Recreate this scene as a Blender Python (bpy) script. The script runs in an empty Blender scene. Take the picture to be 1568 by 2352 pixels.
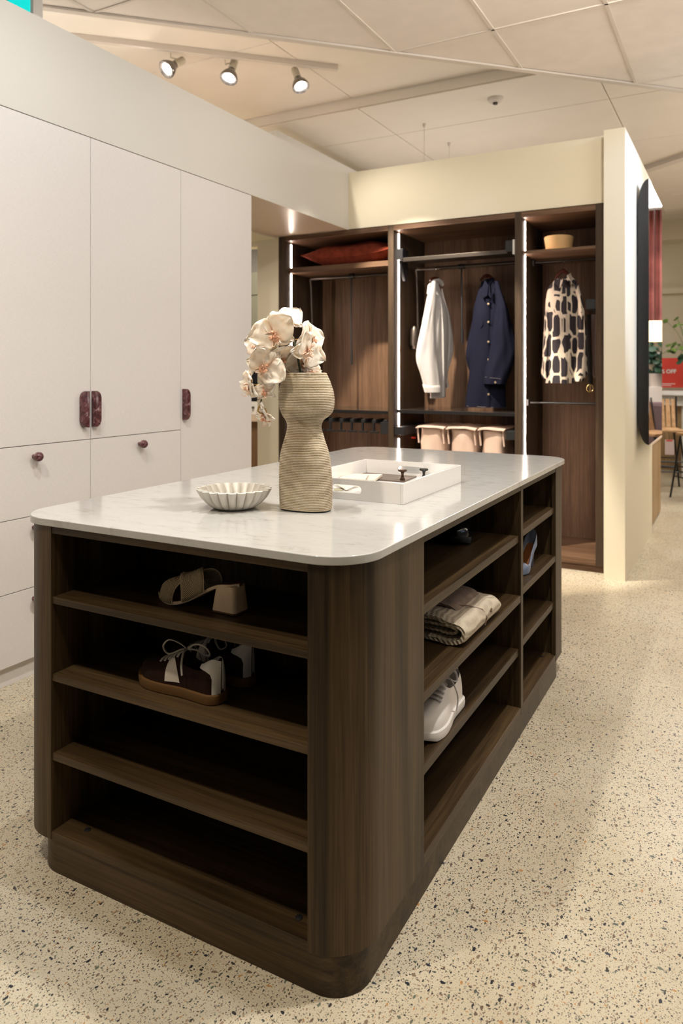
import bpy, bmesh, math, random
from mathutils import Vector, Matrix, noise
random.seed(7)
C = bpy.context.scene
COL = C.collection
PI = math.pi

# ------------------------------------------------------------------ camera
CW, CH = 1568, 2352
FPX, CXP, HYP, CAMZ, YAW = 1692.0, 784.0, 854.0, 1.3, 0.4982
FV = Vector((-math.sin(YAW), math.cos(YAW), 0)); RV = Vector((math.cos(YAW), math.sin(YAW), 0))
CAMP = Vector((0, 0, CAMZ))
def ray(px, py): return FV + RV*((px-CXP)/FPX) + Vector((0, 0, 1))*((HYP-py)/FPX)
def at(px, py, d): return CAMP + ray(px, py)*d
def on(px, py, ax, v):
    r = ray(px, py); i = 'xyz'.index(ax); return CAMP + r*((v-CAMP[i])/r[i])
cam = bpy.data.cameras.new('camera'); camo = bpy.data.objects.new('camera', cam); COL.objects.link(camo)
camo.location = CAMP; camo.rotation_euler = (PI/2, 0, YAW)
cam.sensor_fit = 'VERTICAL'; cam.sensor_height = 36; cam.sensor_width = 24
cam.lens = FPX/CH*36; cam.shift_y = (HYP-CH/2)/CH; cam.clip_start = .05; cam.clip_end = 60
cam.dof.use_dof = True; cam.dof.focus_distance = 2.05; cam.dof.aperture_fstop = 4.0
C.camera = camo

# ------------------------------------------------------------------ world, lights, exposure
C.view_settings.view_transform = 'Standard'; C.view_settings.look = 'None'
C.view_settings.gamma = 1; C.view_settings.use_curve_mapping = False
C.view_settings.exposure = 0.0
try:
    C.cycles.use_denoising = True
    C.cycles.max_bounces = 6; C.cycles.diffuse_bounces = 3; C.cycles.glossy_bounces = 3
    C.cycles.use_adaptive_sampling = True; C.cycles.adaptive_threshold = .03
    C.cycles.transmission_bounces = 4; C.cycles.sample_clamp_indirect = 6
except Exception: pass
w = bpy.data.worlds.new('world'); C.world = w; w.use_nodes = True
w.node_tree.nodes['Background'].inputs[0].default_value = (1.0, .95, .89, 1)
w.node_tree.nodes['Background'].inputs[1].default_value = .10
def lamp(kind, name, loc, energy, col, size=.1, target=None, angle=150, blend=.6, size_y=None):
    l = bpy.data.lights.new(name, kind); l.energy = energy; l.color = col
    if kind == 'AREA':
        l.size = size
        if size_y: l.shape = 'RECTANGLE'; l.size_y = size_y
    else: l.shadow_soft_size = size
    if kind == 'SPOT': l.spot_size = math.radians(angle); l.spot_blend = blend
    o = bpy.data.objects.new(name, l); COL.objects.link(o); o.location = loc
    if target is not None:
        o.rotation_euler = (Vector(target)-Vector(loc)).to_track_quat('-Z', 'Y').to_euler()
    return o
WARM = (1, .90, .75); NEUT = (1, .955, .89); COOL = (.58, .72, 1)
lamp('SPOT', 'lamp_front', (-1.4, .38, 3.12), 118, WARM, .06, (-1.1, 1.2, 0), 125, .7)
lamp('SPOT', 'lamp_front_near', (-.45, .5, 3.12), 40, WARM, .05, (-.5, 1.0, 0), 120, .7)
lamp('SPOT', 'lamp_right', (.9, .9, 3.1), 30, WARM, .035, (-1.3, 1.9, .95), 60, .5)
lamp('SPOT', 'lamp_side', (-.08, 1.9, 3.12), 190, NEUT, .05, (-.2, 2.2, 0), 120, .7)
lamp('SPOT', 'lamp_over', (-1.40, 1.5, 3.12), 76, (.95, .975, 1), .03, (-2.3, 2.2, .9), 140, .8)
lamp('SPOT', 'lamp_wardrobe', (-2.25, 3.75, 3.38), 720, WARM, .04, (-1.95, 5.3, .40), 48, .22)
lamp('SPOT', 'backwall_fill', (-.2, 2.9, 3.1), 68, NEUT, .08, (-2.0, 4.9, 2.3), 120, .8)  # added fill spot without a fitting, brightens the back wall and pier
lamp('AREA', 'ceiling_fill_back', (-2.3, 6.3, 1.9), 12, (1, .93, .87), 1.2, (-2.2, 5.9, 3.5))  # added unseen fill, makes the glow on the ceiling behind the wardrobe
lamp('AREA', 'window_light', (5.0, 4.0, 2.3), 14, COOL, 2.5, (-.6, 4.2, 1.9), size_y=1.2)
lamp('SPOT', 'side_wall_lamp', (1.0, 4.6, 3.2), 420, (.45, .62, 1), .06, (-.64, 5.3, 2.2), 48, .6)
lamp('AREA', 'shop_lights', (.6, 8.2, 3.25), 135, NEUT, 2.5, (.6, 8.2, 0))
lamp('AREA', 'ceiling_fill_near', (1.6, 2.6, 2.2), 32, (1, .96, .91), 1.5, (.6, 2.8, 3.5))  # added up-facing fill for the tiled ceiling, no fitting there
lamp('AREA', 'ceiling_fill_far', (3.0, 7.4, 2.2), 110, NEUT, 2.0, (2.4, 7.2, 3.5))  # invented fill out of view, lifts the far ceiling
lamp('AREA', 'ceiling_fill_left', (-3.9, 2.9, 2.6), 8, NEUT, .8, (-3.4, 3.9, 3.5))  # small added fill behind the left wall, brightens the ceiling above it
lamp('AREA', 'passage_fill', (-4.3, 5.9, 3.0), 75, WARM, .8, (-4.1, 5.6, 0))  # added fill out of view, brightens the passage soffit and jamb
lamp('SPOT', 'passage_lamp', (-3.2, 4.3, 2.36), 12, WARM, .05, (-3.2, 4.4, 0), 150, .8)

# ------------------------------------------------------------------ materials
def new_mat(name):
    m = bpy.data.materials.new(name); m.use_nodes = True
    nt = m.node_tree; return m, nt, nt.nodes['Principled BSDF']
def N(nt, t, **kw):
    n = nt.nodes.new(t)
    for k, v in kw.items():
        if k in n.inputs: n.inputs[k].default_value = v
        else: setattr(n, k, v)
    return n
def L(nt, a, b): nt.links.new(a, b)
def c4(c): return (c[0], c[1], c[2], 1)
def coords(nt, scale=(1, 1, 1), rot=(0, 0, 0), kind='Object'):
    tc = N(nt, 'ShaderNodeTexCoord'); mp = N(nt, 'ShaderNodeMapping')
    mp.inputs['Scale'].default_value = scale; mp.inputs['Rotation'].default_value = rot
    L(nt, tc.outputs[kind], mp.inputs['Vector']); return mp.outputs['Vector']
def ramp(nt, fac, stops):
    r = N(nt, 'ShaderNodeValToRGB'); e = r.color_ramp.elements
    while len(e) > 1: e.remove(e[-1])
    e[0].position = stops[0][0]; e[0].color = c4(stops[0][1])
    for p, c in stops[1:]:
        q = e.new(p); q.color = c4(c)
    L(nt, fac, r.inputs[0]); return r.outputs[0]
def bump(nt, b, h, strength=.3, dist=.002):
    n = N(nt, 'ShaderNodeBump'); n.inputs['Strength'].default_value = strength; n.inputs['Distance'].default_value = dist
    L(nt, h, n.inputs['Height']); L(nt, n.outputs[0], b.inputs['Normal'])
def plain(name, col, rough=.5, metal=0, spec=.5, var=.0, scale=30, bmp=0, bdist=.001, coat=0, sheen=0):
    m, nt, b = new_mat(name)
    b.inputs['Base Color'].default_value = c4(col); b.inputs['Roughness'].default_value = rough
    b.inputs['Metallic'].default_value = metal; b.inputs['Specular IOR Level'].default_value = spec
    if coat: b.inputs['Coat Weight'].default_value = coat; b.inputs['Coat Roughness'].default_value = .05
    if sheen: b.inputs['Sheen Weight'].default_value = sheen
    if var or bmp:
        v = coords(nt); n = N(nt, 'ShaderNodeTexNoise', Scale=scale, Detail=5.0); L(nt, v, n.inputs['Vector'])
        if var:
            lo = tuple(x*(1-var) for x in col); hi = tuple(min(1, x*(1+var)) for x in col)
            L(nt, ramp(nt, n.outputs[0], [(.3, lo), (.7, hi)]), b.inputs['Base Color'])
        if bmp: bump(nt, b, n.outputs[0], bmp, bdist)
    return m
def wood(name, axis, dark, light, rough=.42, fine=55):
    m, nt, b = new_mat(name)
    s = [fine, fine, fine]; s['xyz'.index(axis)] = fine*.018
    n1 = N(nt, 'ShaderNodeTexNoise', Scale=1.0, Detail=6.0, Roughness=.65, Distortion=.4); L(nt, coords(nt, s), n1.inputs['Vector'])
    s2 = [7, 7, 7]; s2['xyz'.index(axis)] = .5
    n2 = N(nt, 'ShaderNodeTexNoise', Scale=1.0, Detail=3.0, Distortion=1.2); L(nt, coords(nt, s2), n2.inputs['Vector'])
    s3 = [260, 260, 260]; s3['xyz'.index(axis)] = 6
    n3 = N(nt, 'ShaderNodeTexNoise', Scale=1.0, Detail=2.0); L(nt, coords(nt, s3), n3.inputs['Vector'])
    mx = N(nt, 'ShaderNodeMath', operation='MULTIPLY_ADD'); L(nt, n2.outputs[0], mx.inputs[0]); mx.inputs[1].default_value = .55
    a = N(nt, 'ShaderNodeMath', operation='MULTIPLY'); L(nt, n1.outputs[0], a.inputs[0]); a.inputs[1].default_value = .5
    L(nt, a.outputs[0], mx.inputs[2])
    mid = tuple((x+y)/2 for x, y in zip(dark, light))
    col = ramp(nt, mx.outputs[0], [(.38, dark), (.52, mid), (.66, light)])
    mul = N(nt, 'ShaderNodeMixRGB', blend_type='MULTIPLY'); mul.inputs[0].default_value = .55
    L(nt, col, mul.inputs[1]); L(nt, ramp(nt, n3.outputs[0], [(.35, (.45, .42, .4)), (.6, (1, 1, 1))]), mul.inputs[2])
    L(nt, mul.outputs[0], b.inputs['Base Color']); b.inputs['Roughness'].default_value = rough
    b.inputs['Specular IOR Level'].default_value = .24
    bump(nt, b, n3.outputs[0], .25, .0006); return m
def emit(name, col, strength):
    m, nt, b = new_mat(name)
    b.inputs['Base Color'].default_value = c4(col); b.inputs['Emission Color'].default_value = c4(col)
    b.inputs['Emission Strength'].default_value = strength; return m

WD, WL = (.019, .010, .0035), (.100, .062, .027)
M = {}
for ax in 'xyz': M['oak_'+ax] = wood('dark_oak_'+ax, ax, WD, WL)
BD, BL = (.085, .043, .024), (.20, .115, .066)
for ax in 'xyz': M['ward_'+ax] = wood('wardrobe_oak_'+ax, ax, BD, BL, .5)
M['ward_face'] = wood('wardrobe_front_oak', 'z', (.035, .021, .012), (.085, .055, .033), .5)
M['void'] = plain('island_interior', (.012, .0085, .006), .7, spec=.2)
M['wall'] = plain('painted_wall', (.70, .665, .60), .7, spec=.25, bmp=.15, scale=220, bdist=.0004)
M['wall_back'] = plain('painted_wall_cream', (.80, .715, .54), .7, spec=.25, bmp=.15, scale=220, bdist=.0004)
M['soffit'] = plain('soffit_paint', (.66, .52, .40), .32, spec=.4)
M['tile'] = plain('ceiling_tile', (.80, .715, .64), .8, spec=.2, var=.03, scale=9, bmp=.2, bdist=.001)
M['tbar'] = plain('ceiling_grid_metal', (.68, .60, .52), .6)
M['ceil'] = plain('ceiling_paint', (.82, .735, .63), .8, spec=.2, var=.02, scale=4)
M['black'] = plain('black_metal', (.012, .011, .011), .35, metal=.3)
M['blackplastic'] = plain('black_plastic', (.010, .010, .011), .45)
M['alu'] = plain('bronze_aluminium', (.085, .07, .058), .35, metal=.8)
M['chrome'] = plain('chrome', (.8, .74, .7), .15, metal=1)
M['brass'] = plain('brass', (.75, .55, .25), .25, metal=1)
M['white'] = plain('white_lacquer', (.80, .77, .735), .16, spec=.5, coat=.4)
M['whitemat'] = plain('white_matt', (.78, .75, .70), .6)
M['led'] = emit('led_diffuser', (1, .80, .68), 55)

def floor_mat():
    m, nt, b = new_mat('terrazzo')
    base_n = N(nt, 'ShaderNodeTexNoise', Scale=1.6, Detail=6.0, Roughness=.6); L(nt, coords(nt), base_n.inputs['Vector'])
    cur = ramp(nt, base_n.outputs[0], [(.3, (.50, .43, .30)), (.5, (.59, .52, .385)), (.7, (.64, .58, .445))])
    gn = N(nt, 'ShaderNodeTexNoise', Scale=330.0, Detail=2.0); L(nt, coords(nt), gn.inputs['Vector'])
    mg = N(nt, 'ShaderNodeMixRGB', blend_type='MULTIPLY'); mg.inputs[0].default_value = .5
    L(nt, cur, mg.inputs[1]); L(nt, ramp(nt, gn.outputs[0], [(.34, (.62, .55, .46)), (.5, (1, 1, 1))]), mg.inputs[2]); cur = mg.outputs[0]
    pal = [(0, (.02, .022, .03)), (.16, (.05, .045, .04)), (.3, (.09, .10, .085)), (.42, (.14, .10, .07)), (.56, (.22, .16, .11)),
           (.68, (.13, .15, .11)), (.78, (.30, .20, .13)), (.88, (.45, .24, .09)), (.94, (.035, .04, .06))]
    def layer(cur, sx, sy, rot, rad, prob, seed):
        tc = N(nt, 'ShaderNodeTexCoord'); mp = N(nt, 'ShaderNodeMapping')
        mp.inputs['Location'].default_value = (seed, seed*.7, 0); mp.inputs['Rotation'].default_value = (0, 0, rot)
        mp.inputs['Scale'].default_value = (sx, sy, 1)
        dn = N(nt, 'ShaderNodeTexNoise', Scale=190.0, Detail=2.0); L(nt, tc.outputs['Object'], dn.inputs['Vector'])
        av = N(nt, 'ShaderNodeMixRGB', blend_type='LINEAR_LIGHT'); av.inputs[0].default_value = .0035
        L(nt, tc.outputs['Object'], av.inputs[1]); L(nt, dn.outputs['Color'], av.inputs[2]); L(nt, av.outputs[0], mp.inputs['Vector'])
        v = N(nt, 'ShaderNodeTexVoronoi', voronoi_dimensions='2D', feature='F1', Scale=1.0); v.inputs['Randomness'].default_value = 1
        L(nt, mp.outputs[0], v.inputs['Vector'])
        sep = N(nt, 'ShaderNodeSeparateColor'); L(nt, v.outputs['Color'], sep.inputs[0])
        # radius varies per cell, only a share of the cells holds a chip
        r1 = N(nt, 'ShaderNodeMath', operation='MULTIPLY'); L(nt, sep.outputs[0], r1.inputs[0]); r1.inputs[1].default_value = rad
        r2 = N(nt, 'ShaderNodeMath', operation='ADD'); L(nt, r1.outputs[0], r2.inputs[0]); r2.inputs[1].default_value = rad*.35
        lt = N(nt, 'ShaderNodeMath', operation='LESS_THAN'); L(nt, v.outputs['Distance'], lt.inputs[0]); L(nt, r2.outputs[0], lt.inputs[1])
        pr = N(nt, 'ShaderNodeMath', operation='LESS_THAN'); L(nt, sep.outputs[1], pr.inputs[0]); pr.inputs[1].default_value = prob
        mk = N(nt, 'ShaderNodeMath', operation='MULTIPLY'); L(nt, lt.outputs[0], mk.inputs[0]); L(nt, pr.outputs[0], mk.inputs[1])
        cr = N(nt, 'ShaderNodeValToRGB'); cr.color_ramp.interpolation = 'CONSTANT'; e = cr.color_ramp.elements
        e[0].position, e[0].color = pal[0][0], c4(pal[0][1]); e[1].position, e[1].color = pal[1][0], c4(pal[1][1])
        for p, c in pal[2:]:
            q = e.new(p); q.color = c4(c)
        L(nt, sep.outputs[2], cr.inputs[0])
        mx = N(nt, 'ShaderNodeMixRGB'); L(nt, mk.outputs[0], mx.inputs[0]); L(nt, cur, mx.inputs[1]); L(nt, cr.outputs[0], mx.inputs[2])
        return mx.outputs[0]
    cur = layer(cur, 250, 170, .3, .22, .50, 3.1)
    cur = layer(cur, 150, 72, 1.1, .20, .50, 9.2)
    cur = layer(cur, 85, 140, .5, .18, .42, 5.2)
    cur = layer(cur, 70, 34, 2.1, .17, .34, 15.2)
    cur = layer(cur, 34, 56, .8, .16, .22, 25.7)
    L(nt, cur, b.inputs['Base Color']); b.inputs['Roughness'].default_value = .36; b.inputs['Specular IOR Level'].default_value = .4
    return m
M['floor'] = floor_mat()

def counter_mat():
    m, nt, b = new_mat('white_quartz')
    v = coords(nt, (6, 14, 6)); n = N(nt, 'ShaderNodeTexNoise', Scale=2.2, Detail=9.0, Roughness=.72, Distortion=.7); L(nt, v, n.inputs['Vector'])
    L(nt, ramp(nt, n.outputs[0], [(.36, (.39, .375, .345)), (.44, (.455, .445, .42)), (.6, (.475, .465, .44))]), b.inputs['Base Color'])
    b.inputs['Roughness'].default_value = .1; b.inputs['Specular IOR Level'].default_value = .55
    return m
M['quartz'] = counter_mat()

def door_mat():
    m, nt, b = new_mat('linen_laminate')
    n1 = N(nt, 'ShaderNodeTexNoise', Scale=1.0, Detail=3.0); L(nt, coords(nt, (300, 500, 60)), n1.inputs['Vector'])
    n2 = N(nt, 'ShaderNodeTexNoise', Scale=1.0, Detail=3.0); L(nt, coords(nt, (300, 60, 500)), n2.inputs['Vector'])
    a = N(nt, 'ShaderNodeMath', operation='ADD'); L(nt, n1.outputs[0], a.inputs[0]); L(nt, n2.outputs[0], a.inputs[1])
    h = N(nt, 'ShaderNodeMath', operation='MULTIPLY'); L(nt, a.outputs[0], h.inputs[0]); h.inputs[1].default_value = .5
    L(nt, ramp(nt, h.outputs[0], [(.35, (.72, .675, .64)), (.65, (.79, .745, .71))]), b.inputs['Base Color'])
    b.inputs['Roughness'].default_value = .5; b.inputs['Specular IOR Level'].default_value = .35; bump(nt, b, h.outputs[0], .15, .0004)
    return m
M['door'] = door_mat()
def marble_red():
    m, nt, b = new_mat('red_marble')
    n = N(nt, 'ShaderNodeTexNoise', Scale=34.0, Detail=8.0, Distortion=1.5); L(nt, coords(nt), n.inputs['Vector'])
    L(nt, ramp(nt, n.outputs[0], [(.35, (.05, .014, .016)), (.5, (.11, .036, .040)), (.62, (.17, .068, .072)), (.69, (.42, .32, .32)), (.72, (.13, .05, .052))]), b.inputs['Base Color'])
    b.inputs['Roughness'].default_value = .2; return m
M['marble'] = marble_red()

# ------------------------------------------------------------------ geometry helpers
W = {}      # world origin of each object
class MB:
    def __init__(s): s.v = []; s.f = []; s.m = []
    def add(s, vs, fs, mi=0):
        o = len(s.v); s.v += [Vector(p) for p in vs]; s.f += [tuple(i+o for i in f) for f in fs]; s.m += [mi]*len(fs); return s
    def box(s, x0, x1, y0, y1, z0, z1, bev=0, mi=0):
        if x0 > x1: x0, x1 = x1, x0
        if y0 > y1: y0, y1 = y1, y0
        if z0 > z1: z0, z1 = z1, z0
        if bev <= 0:
            vs = [(x, y, z) for z in (z0, z1) for y in (y0, y1) for x in (x0, x1)]
            return s.add(vs, [(0, 2, 3, 1), (4, 5, 7, 6), (0, 1, 5, 4), (2, 6, 7, 3), (0, 4, 6, 2), (1, 3, 7, 5)], mi)
        bm = bmesh.new(); bmesh.ops.create_cube(bm, size=1)
        bmesh.ops.scale(bm, vec=(x1-x0, y1-y0, z1-z0), verts=bm.verts)
        bmesh.ops.translate(bm, vec=((x0+x1)/2, (y0+y1)/2, (z0+z1)/2), verts=bm.verts)
        bmesh.ops.bevel(bm, geom=bm.edges[:], offset=min(bev, (x1-x0)*.45, (y1-y0)*.45, (z1-z0)*.45), segments=2, affect='EDGES', profile=.5)
        return s.bm(bm, mi)
    def bm(s, bm, mi=0):
        bm.verts.index_update(); vs = [v.co.copy() for v in bm.verts]; fs = [[v.index for v in f.verts] for f in bm.faces]
        bm.free(); return s.add(vs, fs, mi)
    def grid(s, P, mi=0, cu=False, cv=False):
        nu, nv = len(P), len(P[0]); vs = [p for r in P for p in r]; fs = []
        for i in range(nu if cu else nu-1):
            for j in range(nv if cv else nv-1):
                a, b = i, (i+1) % nu; c, d = j, (j+1) % nv
                fs.append((a*nv+c, b*nv+c, b*nv+d, a*nv+d))
        return s.add(vs, fs, mi)
    def prism(s, poly, vec, mi=0, bev=0):
        n = len(poly); poly = [Vector(p) for p in poly]; vec = Vector(vec)
        vs = poly+[p+vec for p in poly]
        fs = [tuple(range(n))[::-1], tuple(range(n, 2*n))]+[(i, (i+1) % n, n+(i+1) % n, n+i) for i in range(n)]
        if bev:
            bm = bmesh.new(); bv = [bm.verts.new(v) for v in vs]
            for f in fs: bm.faces.new([bv[i] for i in f])
            bmesh.ops.recalc_face_normals(bm, faces=bm.faces[:])
            ed = [e for e in bm.edges if len(e.link_faces) == 2 and e.calc_face_angle(0) > .6]
            bmesh.ops.bevel(bm, geom=ed, offset=bev, segments=2, affect='EDGES', profile=.5)
            return s.bm(bm, mi)
        return s.add(vs, fs, mi)
    def tube(s, pts, r, n=8, mi=0, caps=True, flat=None, up=None):
        pts = [Vector(p) for p in pts]; rings = []; prev = None
        for i, p in enumerate(pts):
            t = (pts[min(i+1, len(pts)-1)]-pts[max(i-1, 0)]).normalized()
            if up is not None: a = Vector(up)-t*Vector(up).dot(t)
            elif prev is None: a = t.orthogonal()
            else: a = prev-t*prev.dot(t)
            if a.length < 1e-6: a = t.orthogonal()
            a.normalize(); prev = a; b = t.cross(a)
            rr = r[i] if isinstance(r, (list, tuple)) else r
            fl = flat if flat else 1
            rings.append([p+a*(math.cos(2*PI*k/n)*rr*fl)+b*(math.sin(2*PI*k/n)*rr) for k in range(n)])
        o = len(s.v); s.grid(rings, mi, cv=True)
        if caps:
            s.f.append(tuple(o+k for k in range(n))[::-1]); s.m.append(mi)
            s.f.append(tuple(o+(len(rings)-1)*n+k for k in range(n))); s.m.append(mi)
        return s
    def lathe(s, prof, c=(0, 0, 0), n=32, mi=0, axis='z'):
        c = Vector(c); rings = []
        for r, h in prof:
            ring = []
            for k in range(n):
                a = 2*PI*k/n; x, y = r*math.cos(a), r*math.sin(a)
                ring.append(c+Vector({'z': (x, y, h), 'x': (h, x, y), 'y': (x, h, y)}[axis]))
            rings.append(ring)
        return s.grid(rings, mi, cv=True)
    def build(s, name, mat, parent=None, local=False, smooth=False, org=None, sub=0, label=None, wn=False):
        if parent is not None: o0 = W[parent]
        elif org is not None: o0 = Vector(org)
        else: o0 = Vector((0, 0, 0))
        if local: o0s = Vector((0, 0, 0))
        else: o0s = o0
        me = bpy.data.meshes.new(name); me.from_pydata([v-o0s for v in s.v], [], s.f)
        mats = mat if isinstance(mat, (list, tuple)) else [mat]
        for m in mats: me.materials.append(m)
        if len(mats) > 1: me.polygons.foreach_set('material_index', s.m)
        me.update()
        bm = bmesh.new(); bm.from_mesh(me); bmesh.ops.recalc_face_normals(bm, faces=bm.faces[:]); bm.to_mesh(me); bm.free()
        if smooth:
            me.polygons.foreach_set('use_smooth', [True]*len(me.polygons))
            try: me.set_sharp_from_angle(angle=math.radians(smooth if smooth > 1 else 50))
            except Exception: pass
        ob = bpy.data.objects.new(name, me); COL.objects.link(ob)
        if parent is not None: ob.parent = parent; W[ob] = W[parent]
        else: ob.location = o0; W[ob] = o0
        if wn:
            md = ob.modifiers.new('weighted_normals', 'WEIGHTED_NORMAL'); md.keep_sharp = True; md.weight = 100
        if sub:
            md = ob.modifiers.new('subsurf', 'SUBSURF'); md.levels = sub; md.render_levels = sub
        if label: ob['label'] = label
        return ob
def thing(name, label, cat, loc=(0, 0, 0), rz=0, group=None, rot=None):
    o = bpy.data.objects.new(name, None); COL.objects.link(o); o.location = loc; o.rotation_euler = rot or (0, 0, rz)
    o.empty_display_size = .05; o['label'] = label; o['category'] = cat
    if group: o['group'] = group
    W[o] = Vector(loc); return o
def tag(o, label, cat, group=None):
    o['label'] = label; o['category'] = cat
    if group: o['group'] = group
    return o
def struct(o): o['kind'] = 'structure'; return o
def copy_thing(o, parent=None):
    c = o.copy(); COL.objects.link(c)
    if parent is not None: c.parent = parent
    for ch in list(o.children): copy_thing(ch, c)
    return c
def BX(name, mat, parent, x0, x1, y0, y1, z0, z1, bev=.0012, **kw):
    return MB().box(x0, x1, y0, y1, z0, z1, bev).build(name, mat, parent, **kw)
def rrect(x0, x1, y0, y1, r, z=0, n=10):
    P = []
    for cx, cy, a0 in ((x1-r, y0+r, -PI/2), (x1-r, y1-r, 0), (x0+r, y1-r, PI/2), (x0+r, y0+r, PI)):
        for k in range(n+1):
            a = a0+PI/2*k/n; P.append((cx+r*math.cos(a), cy+r*math.sin(a), z))
    return P
def lerp(a, b, t): return a+(b-a)*t
def interp(tab, x):
    if x <= tab[0][0]: return tab[0][1]
    for (a, va), (b, vb) in zip(tab, tab[1:]):
        if x <= b: return lerp(va, vb, (x-a)/(b-a))
    return tab[-1][1]
def smin(tab, x):   # smooth interpolation
    xs = [a for a, _ in tab]
    if x <= xs[0]: return tab[0][1]
    if x >= xs[-1]: return tab[-1][1]
    for i in range(len(tab)-1):
        if x <= xs[i+1]:
            p0 = tab[max(i-1, 0)][1]; p1 = tab[i][1]; p2 = tab[i+1][1]; p3 = tab[min(i+2, len(tab)-1)][1]
            t = (x-xs[i])/(xs[i+1]-xs[i])
            return .5*((2*p1)+(-p0+p2)*t+(2*p0-5*p1+4*p2-p3)*t*t+(-p0+3*p1-3*p2+p3)*t**3)

# ================================================================== structure
XL, YB, ZD, ZT = -2.644, 4.972, 2.385, 2.82
fl = MB().box(-9, 7, -4, 13.5, -.08, 0).build('floor', M['floor']); struct(fl)
# left wall above the built-in doors, and behind the units
wl = MB().box(XL-.12, XL+.0, -3.0, YB+.12, ZD+.0, ZT, .0).build('wall_left', M['wall']); struct(wl)
w2 = MB().box(-3.42, -3.30, -3.0, 3.72, 0, ZD).build('wall_left', M['wall']); struct(w2)
w3 = MB().box(XL-.6, XL+.0, -3.0, 1.19, 0, ZD+.004).build('wall_left', M['door']); struct(w3)
# back wall over the wardrobe
wb = MB().box(XL-.0, -.762, YB, YB+.12, ZD+.004, ZT).build('wall_back', M['wall_back']); struct(wb)
wb2 = MB().box(-3.48, -3.275, YB-.01, YB+.12, 0, ZD).build('wall_back', M['wall_back']); struct(wb2)
wb3 = MB().box(-4.6, -3.48, YB-.01, YB+.12, 2.33, ZD).build('wall_back', M['wall_back']); struct(wb3)
# soffit over the passage
sf = MB().box(-4.6, XL-.0008, 3.709, YB+.0, ZD-.0005, ZD+.003).build('ceiling', M['soffit']); struct(sf)
tr = MB().box(-3.55, -3.30, 4.60, YB-.012, ZD-.018, ZD, .003).build('trim_1', M['wall_back']); struct(tr)
# pier and side wall at the right end of the wardrobe
wr = MB().box(-.766, -.64, 4.86, 6.42, 0, ZT).build('wall_right', M['wall_back']); struct(wr)
# far wall of the shop with its bulkheads
wf = MB().box(-6, 7, 11.6, 11.75, 0, 3.5).build('wall_far', M['wall_back']); struct(wf)
for z0, z1, dy in ((3.15, 3.42, .35), (2.42, 2.5, .1)):
    struct(MB().box(-6, 7, 11.6-dy, 11.6, z0, z1).build('trim_2', M['wall_back']))
# ceilings
struct(MB().box(-9, 7, -4, 5.25, 3.52, 3.60).build('ceiling', M['ceil']))
struct(MB().box(-9, 7, 5.25, 13.5, 3.42, 3.60).build('ceiling', M['ceil']))
cj = struct(MB().box(-9, 7, -4, 5.2, 3.51, 3.519).build('ceiling', M['ceil']))
# the joints of the upper ceiling: separate boards with open joints between them
cc = cj; n = 0
cbmesh = {}
for i in range(-6, 3):
    for j in range(0, 5):
        x0, y0 = i*1.2-.35, -.7+j*1.2
        y1 = min(y0+1.194, 5.244)
        if y1-y0 < .05: continue
        MB().box(x0, x0+1.194, y0, y1, 3.498, 3.51, .003).build('ceiling_board', M['ceil'], cj)
cf = struct(MB().box(-9, 7, 5.26, 13.4, 3.419, 3.4195).build('ceiling', M['ceil']))
for i in range(-3, 3):
    for j in range(0, 5):
        x0, y0 = i*1.8-.9, 5.254+j*1.2-.46
        ya = max(y0, 5.254)
        MB().box(x0, x0+1.792, ya, y0+1.192, 3.408, 3.419, .003).build('ceiling_board', M['ceil'], cf)
# diagonal shadow joint trim in the far ceiling
a = Vector((-.95, 8.22, 0)); b_ = Vector((1.4, 6.3, 0)); d = (b_-a).normalized(); nn = Vector((-d.y, d.x, 0))*.05
struct(MB().prism([a-nn+Vector((0, 0, 3.36)), b_-nn+Vector((0, 0, 3.36)), b_+nn+Vector((0, 0, 3.36)), a+nn+Vector((0, 0, 3.36))], (0, 0, .05)).build('trim_3', M['tbar']))

# lower tiled ceiling in front, cut at 45 degrees: Y = X + K
HC = 3.2; K = 5.83
ct = struct(MB().prism([(-3.6, K-3.6, HC+.02), (4.5, K+4.5, HC+.02), (4.5, -3.8, HC+.02), (-3.6, -3.8, HC+.02)], (0, 0, .12)).build('ceiling', M['tile']))
def clip45(poly):   # keep y - x <= K - .03
    out = []; f = lambda p: (p[1]-p[0])-(K-.03)
    for i in range(len(poly)):
        p, q = poly[i], poly[(i+1) % len(poly)]
        if f(p) <= 0: out.append(p)
        if f(p)*f(q) < 0:
            t = f(p)/(f(p)-f(q)); out.append((p[0]+(q[0]-p[0])*t, p[1]+(q[1]-p[1])*t))
    return out
GX = -.618; GY = 4.0
for i in range(-5, 7):
    for j in range(-4, 5):
        x0 = GX+i*.6; y0 = GY+j*1.2
        if y0 > K+x0+.6 or x0 > 3.6: continue
        sq = [(x0+.008, y0+.006), (x0+.592, y0+.006), (x0+.592, y0+1.194), (x0+.008, y0+1.194)]
        pc = clip45(sq)
        if len(pc) < 3: continue
        zt = HC+.004+random.uniform(0, .002)
        MB().prism([(x, y, zt) for x, y in pc], (0, 0, .014)).build('ceiling_tile', M['tile'], ct)
def tb(x0, y0, x1, y1, w=.012, z=HC-.001):
    a = Vector((x0, y0, z)); b = Vector((x1, y1, z)); d = (b-a).normalized(); n_ = Vector((-d.y, d.x, 0))*w
    return MB().prism([a-n_, b-n_, b+n_, a+n_], (0, 0, .012))
for i in range(-4, 7):
    x = GX+i*.6
    if K+x > -3: tb(x, -3.7, x, K+x-.02, .0095).build('ceiling_grid_bar', M['tbar'], ct)
for j in range(-4, 3):
    y = GY+j*1.2
    tb(max(y-K, -3.5), y, 4, y, .007).build('ceiling_grid_bar', M['tbar'], ct)
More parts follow.
